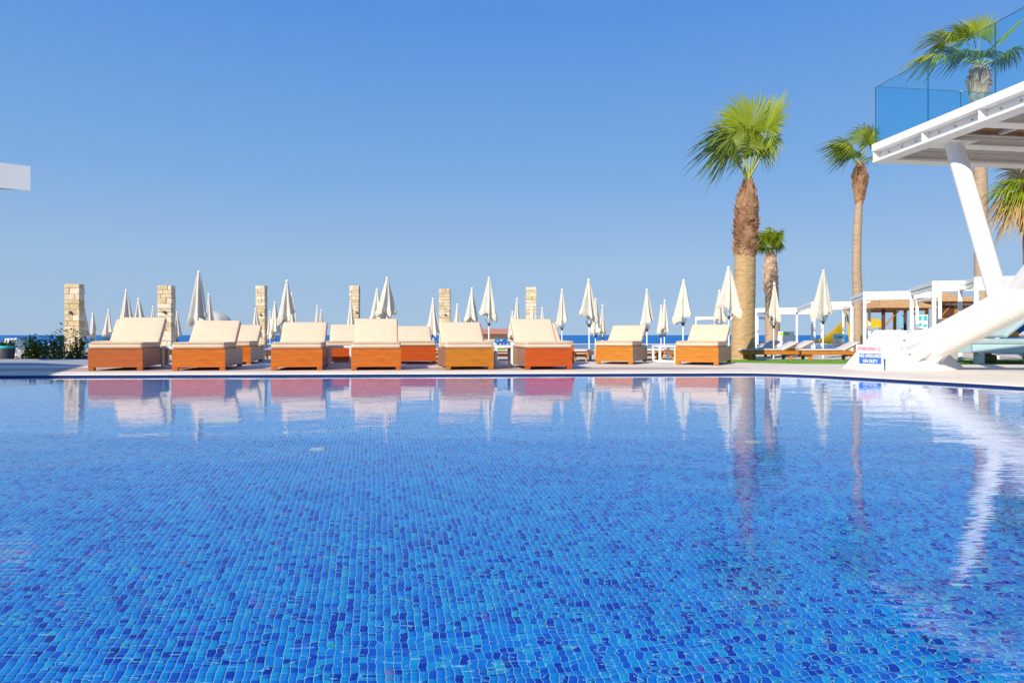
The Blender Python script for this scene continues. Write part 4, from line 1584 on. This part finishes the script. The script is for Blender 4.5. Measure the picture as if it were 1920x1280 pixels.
# ------------------------------------------------------------------ thatched huts
def hut(label, pxl, pxr, Y, yeave, yridge, walls, seed):
    xl, xr = (pxl - 960) / FPX * Y, (pxr - 960) / FPX * Y
    ze, zr = EYE + (HZ - yeave) / FPX * Y, EYE + (HZ - yridge) / FPX * Y
    D_ = 2.6
    t = thing('thatched_hut', label, 'hut', ((xl + xr) / 2, Y + D_ / 2, Z_LOW + .008))
    rr = random.Random(seed)
    ov = .35
    cxl, cxr = xl + (xr - xl) * .30, xr - (xr - xl) * .30
    n = 5
    for k in range(n):                                    # overlapping courses of palm board, four slopes
        f0, f1 = k / n, (k + 1) / n + .04
        def ring(f, dz=0):
            f = min(f, 1)
            z = ze + (zr - ze) * f + dz
            return [Vector((xl - ov + (cxl - xl + ov) * f, Y - ov + (D_ / 2 + ov - .03) * f, z)), Vector((xr + ov - (xr + ov - cxr) * f, Y - ov + (D_ / 2 + ov - .03) * f, z)),
                    Vector((xr + ov - (xr + ov - cxr) * f, Y + D_ + ov - (D_ / 2 + ov - .03) * f, z)), Vector((xl - ov + (cxl - xl + ov) * f, Y + D_ + ov - (D_ / 2 + ov - .03) * f, z))]
        a, b = ring(f0, .035), ring(f1, .0)
        for i in range(4):
            j = (i + 1) % 4
            q = [a[i], a[j], b[j], b[i]]
            nn = (q[1] - q[0]).cross(q[3] - q[0]).normalized()
            MB().prism(q, nn * .035).build('thatch_course', THATCH, t, world=True, angle=None)
    MB().bar(Vector((cxl - .1, Y + D_ / 2, zr + .04)), Vector((cxr + .1, Y + D_ / 2, zr + .04)), .16, .07, .02).build('ridge', THATCH, t, world=True)
    for x in (xl + .06, xr - .06):
        for y in (Y + .06, Y + D_ - .06):
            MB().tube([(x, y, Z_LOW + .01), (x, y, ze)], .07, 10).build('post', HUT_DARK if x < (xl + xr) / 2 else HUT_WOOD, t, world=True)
    MB().bar(Vector((xl, Y + .06, ze - .02)), Vector((xr, Y + .06, ze - .02)), .08, .10, .005).build('eave_beam', HUT_WOOD, t, world=True)
    MB().bar(Vector((xl, Y + D_ - .06, ze - .02)), Vector((xr, Y + D_ - .06, ze - .02)), .08, .10, .005).build('eave_beam', HUT_WOOD, t, world=True)
    for s in (1, -1):
        x = xl + .06 if s > 0 else xr - .06
        MB().bar(Vector((x + .05 * s, Y + .06, ze - .75)), Vector((x + .65 * s, Y + .06, ze - .08)), .05, .05).build('brace', HUT_WOOD, t, world=True)
    if walls:
        x = xl + .14
        while x < xr - .14:
            w = rr.uniform(.085, .12)
            MB().box((x + w / 2, Y + .10 + rr.uniform(-.006, .006), (ze - .08 + Z_LOW) / 2), (w - .012, .03, ze - .08 - Z_LOW - .02), .004).build('wall_board', HUT_WOOD, t, world=True)
            x += w
        MB().box(((xl + xr) / 2 - .3, Y + .07, ze - .75), (xr - xl - .7, .04, .06), .004).build('batten', HUT_WOOD, t, world=True)
        MB().box(((xl + xr) / 2 - .45, Y + .07, ze - .40), (.75, .04, .52), .004).build('shutter', HUT_DARK, t, world=True)
    else:
        MB().box(((xl + xr) / 2, Y + .25, .45), (xr - xl - .5, .5, .06), .01).build('counter_top', HUT_WOOD, t, world=True)
        MB().box(((xl + xr) / 2, Y + .28, .13), (xr - xl - .6, .4, .56), .01).build('counter', HUT_DARK, t, world=True)
    return t


hut('open thatched beach bar hut with braced posts behind the pergolas', 1655, 1742, 29.5, 579, 556, False, 3)
hut('thatched hut with vertical board walls behind the fat tubular leg', 1756, 1832, 30.5, 567, 548, True, 4)
# sign panels standing by the huts
pbd = thing('menu_board', 'turquoise and white menu board standing between the two thatched huts', 'menu board', at(1729, 650, 28.6))
pbd.location.z = Z_LOW
c = at(1729, 604, 28.6)
MB().box((c.x, c.y, c.z), (.46, .03, .62), .004).build('panel', WHITE, pbd, world=True)
for dx, dz, w, h in ((-.11, .17, .16, .2), (.12, .17, .15, .2), (-.11, -.1, .16, .14), (.11, -.14, .17, .1)):
    MB().box((c.x + dx, c.y - .02, c.z + dz), (w, .006, h)).build('picture', TURQ, pbd, world=True)
for dx in (-.19, .19):
    MB().box((c.x + dx, c.y + .03, (c.z + Z_LOW) / 2), (.04, .03, c.z - Z_LOW), .003).build('post', HUT_WOOD, pbd, world=True)
bp_ = at(1692, 601, 33.5)
bpt = thing('blue_poster', 'blue poster board seen under the roof of the open thatched hut', 'poster', (bp_.x, bp_.y, Z_LOW))
MB().box((bp_.x, bp_.y, bp_.z), (.34, .03, .5), .003).build('panel', BLUE_L, bpt, world=True)
MB().box((bp_.x, bp_.y + .03, (bp_.z + Z_LOW) / 2), (.05, .03, bp_.z - Z_LOW), .003).build('post', WHITE, bpt, world=True)
# thin mast
am = at(1625, 511, 45)
tag(MB().tube([(am.x, 45, Z_LOW), (am.x, 45, am.z)], [.035, .012], 8).build('thin_mast', GREYM), 'thin grey mast above the pergola right of the slim tall palm', 'mast')

# promenade railing by the sea
rl = thing('promenade_railing', 'dark low railing along the sea front behind the yellow sail', 'railing', (23, 56, Z_LOW))
for zz in (.02, -.06):
    MB().bar((20, 56, zz), (34, 56, zz), .05, .035).build('rail', DARK, rl, world=True)
for k in range(8):
    x = 20.3 + k * 1.9
    MB().box((x, 56.06, .0), (.10, .06, .30), .004).build('post', DARK, rl, world=True)

# kiosk with the red roof far back
kx = thing('red_roofed_kiosk', 'small beige kiosk with terracotta roof between the golden and red orange loungers', 'kiosk', at(938, 640, 74))
kx.location.z = -1.9
x0, x1 = (900 - 960) / FPX * 74, (990 - 960) / FPX * 74
zt, ze = EYE + (HZ - 616) / FPX * 74, EYE + (HZ - 626) / FPX * 74
MB().box(((x0 + x1) / 2, 75.5, (ze - 1.9) / 2), (x1 - x0, 2.6, ze + 1.9)).build('wall', BEIGE, kx, world=True)
mb = MB()
mb.prism([(x0 - .3, 73.6, ze), (x0 - .3, 75.5, zt), (x0 - .3, 77.3, ze)], (x1 - x0 + .6, 0, 0))
rf = mb.build('roof', TERRA, kx, world=True, angle=None)
MB().box(((x0 + x1) / 2, 73.62, ze - .05), (x1 - x0 + .6, .08, .10)).build('eave', HUT_DARK, kx, world=True)
dx = (946.5 - 960) / FPX * 74
MB().box((dx, 74.18, -.5), (.36, .06, 1.5)).build('door', HUT_DARK, kx, world=True)
# white counter with blue rings
ct_ = at(940, 642, 52)
cn = thing('beach_counter', 'long low white counter in front of the red roofed kiosk', 'counter', (ct_.x, 52, Z_LOW + .012))
MB().box((.1, 0, .12), (2.4, .4, .24), .01).build('body', WHITE, cn)
MB().box((.1, 0, .26), (2.5, .5, .03), .004).build('top', GREYM, cn)
for px, lab in ((932.5, 'left'), (946, 'right')):
    q = at(px, 639.5, 51.5)
    mb = MB()
    pts = [(q.x + .15 * math.cos(2 * PI * i / 20), q.y, q.z + .15 * math.sin(2 * PI * i / 20)) for i in range(21)]
    mb.tube(pts, .075, 8, cap=False)
    tag(mb.build('swim_ring', BLUE), '%s blue swim ring before the white counter of the red roofed kiosk' % lab, 'swim ring', 'blue swim rings at the kiosk')
#@@LEFT
# ------------------------------------------------------------------ left side: shrubs, pot, chair, bollard
def shrub(px, Y, h, w, nl, label, m, seed, leaf=.13):
    rr = random.Random(seed)
    x = (px - 960) / FPX * Y
    t = thing('shrub', label, 'shrub', (x, Y, Z_LOW + .002), 0, 'shrubs in the bed at the left')
    st, lf = MB(), MB()
    for k in range(9):
        a = rr.uniform(0, 2 * PI)
        r = rr.uniform(.2, 1) * w * .5
        tip = Vector((r * math.cos(a), r * math.sin(a) * .7, h * rr.uniform(.6, 1.0)))
        b = Vector((tip.x * .25, tip.y * .25, 0))
        mid = b.lerp(tip, .5) + Vector((rr.uniform(-.06, .06), 0, .04))
        st.tube([b, mid, tip], [.010, .008, .004], 5)
        for q in range(int(nl / 14)):
            f = rr.uniform(.12, 1.0)
            p = b.lerp(mid, f * 2) if f < .5 else mid.lerp(tip, f * 2 - 1)
            p = p + Vector((rr.gauss(0, .05), rr.gauss(0, .05), rr.gauss(0, .05)))
            aa, ee = rr.uniform(0, 2 * PI), rr.uniform(-.7, .9)
            d = Vector((math.cos(aa) * math.cos(ee), math.sin(aa) * math.cos(ee), math.sin(ee)))
            s = d.cross(Vector((rr.uniform(-.5, .5), rr.uniform(-.5, .5), 1))).normalized()
            L = leaf * rr.uniform(.6, 1.3)
            wd = L * .19
            dn = Vector((0, 0, -.25 * L))
            lf.add([p, p + d * L * .45 - s * wd, p + d * L * .45 + s * wd, p + d * L + dn], [(0, 1, 3, 2)])
    st.build('stem', STEM, t)
    lf.build('foliage', m, t, angle=None, recalc=False)
    return t


shrub(52, 17.0, 0.81, .42, 430, 'yellow green leafy shrub at the left end of the bed', BUSH_L, 1)
shrub(66, 17.2, 0.74, .55, 620, 'dense dark leafy shrub second from the left of the bed', BUSH_D, 2)
shrub(82, 17.0, 0.69, .40, 260, 'loose low dark shrub before the pale blue bollard', BUSH_D, 3)
shrub(104, 17.3, 0.94, .50, 520, 'tall glossy shrub just left of the far left stone column', BUSH_L, 4)
shrub(122, 17.0, 0.67, .40, 240, 'dark shrub at the foot of the far left stone column left side', BUSH_D, 5)
shrub(148, 17.2, 0.96, .40, 330, 'tall shrub in front of the far left stone column', BUSH_D, 6)
shrub(136, 17.4, 0.56, .40, 200, 'sparse low shrub before the far left stone column', BUSH_D, 7)
shrub(166, 17.0, 0.36, .40, 260, 'low dark shrub touching the far left lounger box', BUSH_D, 8)
shrub(190, 18.5, 0.83, .75, 420, 'light green shrub showing above the far left lounger cushion', BUSH_L, 9)
shrub(36, 16.8, 0.22, .5, 160, 'ground hugging plant right of the white chair', BUSH_D, 10)

pp = at(4, 673, 16.4)
pt = thing('planter_pot', 'dark planter pot with turquoise rim at the left edge', 'planter', (pp.x, 16.5, Z_LOW + .002))
MB().lathe([(.14, 0), (.16, .02), (.205, .44), (.20, .45), (.17, .45), (.15, .40)], (0, 0, 0), 28).build('pot', DARK, pt)
MB().lathe([(.19, .44), (.21, .45), (.21, .50), (.18, .51), (.165, .48)], (0, 0, 0), 28).build('rim', TURQ, pt)
pl = MB()
rr = random.Random(12)
for k in range(70):
    a, e = rr.uniform(0, 2 * PI), rr.uniform(.2, 1.4)
    d = Vector((math.cos(a) * math.cos(e), math.sin(a) * math.cos(e), math.sin(e)))
    s = d.cross(Vector((0, 0, 1))).normalized()
    L = rr.uniform(.16, .34)
    b = Vector((rr.uniform(-.06, .06), rr.uniform(-.06, .06), .47))
    pl.add([b - s * .012, b + s * .012, b + d * L * .6 + s * .012, b + d * L + Vector((0, 0, -.06)), b + d * L * .6 - s * .012], [(0, 1, 2, 3, 4)])
tag(pl.build('spiky_plant', BUSH_D, angle=None, recalc=False), 'dark spiky plant growing in the pot at the left edge', 'plant')
pl_o = bpy.data.objects['spiky_plant']
pl_o.location = pt.location

chp = at(29, 673, 17.2)
ch = thing('white_chair', 'white plastic chair beside the dark planter pot', 'chair', (chp.x, 17.2, Z_LOW + .006), R(20))
for sx in (-.17, .17):
    for sy in (-.17, .17):
        MB().box((sx, sy, .2 if sy < 0 else .32), (.035, .035, .40 if sy < 0 else .64), .004).build('leg', WHITE, ch)
MB().box((0, 0, .412), (.40, .40, .022), .006).build('seat', WHITE, ch)
MB().box((0, .172, .57), (.30, .028, .14), .006).build('backrest', WHITE, ch)
bo = at(88, 652, 18)
bd = thing('pale_bollard', 'pale blue bollard with rounded top among the left shrubs', 'bollard', (bo.x, 18, Z_LOW + .002))
MB().lathe([(.055, 0), (.055, .36)], (0, 0, 0), 16).build('shaft', BLUE_L, bd)
MB().lathe([(.062, .362), (.066, .40), (.05, .44), (.01, .455)], (0, 0, 0), 16).build('cap', BLUE_L, bd)
ta = at(12, 636, 24)
tb = thing('white_beach_chair', 'white chair back showing above the dark planter pot at left edge', 'chair', (ta.x, 24, Z_LOW + .006))
for sx in (-.2, .2):
    MB().box((sx, .2, .33), (.04, .04, .66), .004).build('leg', WHITE, tb)
    MB().box((sx, -.2, .2), (.04, .04, .40), .004).build('leg', WHITE, tb)
MB().box((0, 0, .412), (.44, .44, .02), .004).build('seat', WHITE, tb)
MB().box((0, .2, .53), (.36, .03, .22), .004).build('backrest', WHITE, tb)

# small pale plates on the pool floor
for i, (px, py, w, h, lab) in enumerate(((415, 797, .32, .22, 'largest pale plate on the pool floor below the second front lounger'),
                                         (595, 851, .10, .10, 'small pale plate on the pool floor below the third front lounger'),
                                         (1413, 838, .10, .10, 'small pale plate on the pool floor below the thick palm reflection'))):
    yw = EYE * FPX / (py - HZ)
    si = math.cos(math.atan2(EYE, yw)) / 1.333
    yy = yw + abs(DEPTH) * si / math.sqrt(1 - si * si)
    xx = (px - 960) / FPX * yy
    o = MB().box((xx, yy, DEPTH + .018), (w, h, .022), .006, Matrix.Rotation(-TROT, 3, 'Z')).build('floor_plate', PLATE)
    tag(o, lab, 'drain plate', 'pale plates on the pool floor')
    o.cycles.is_caustics_receiver = True
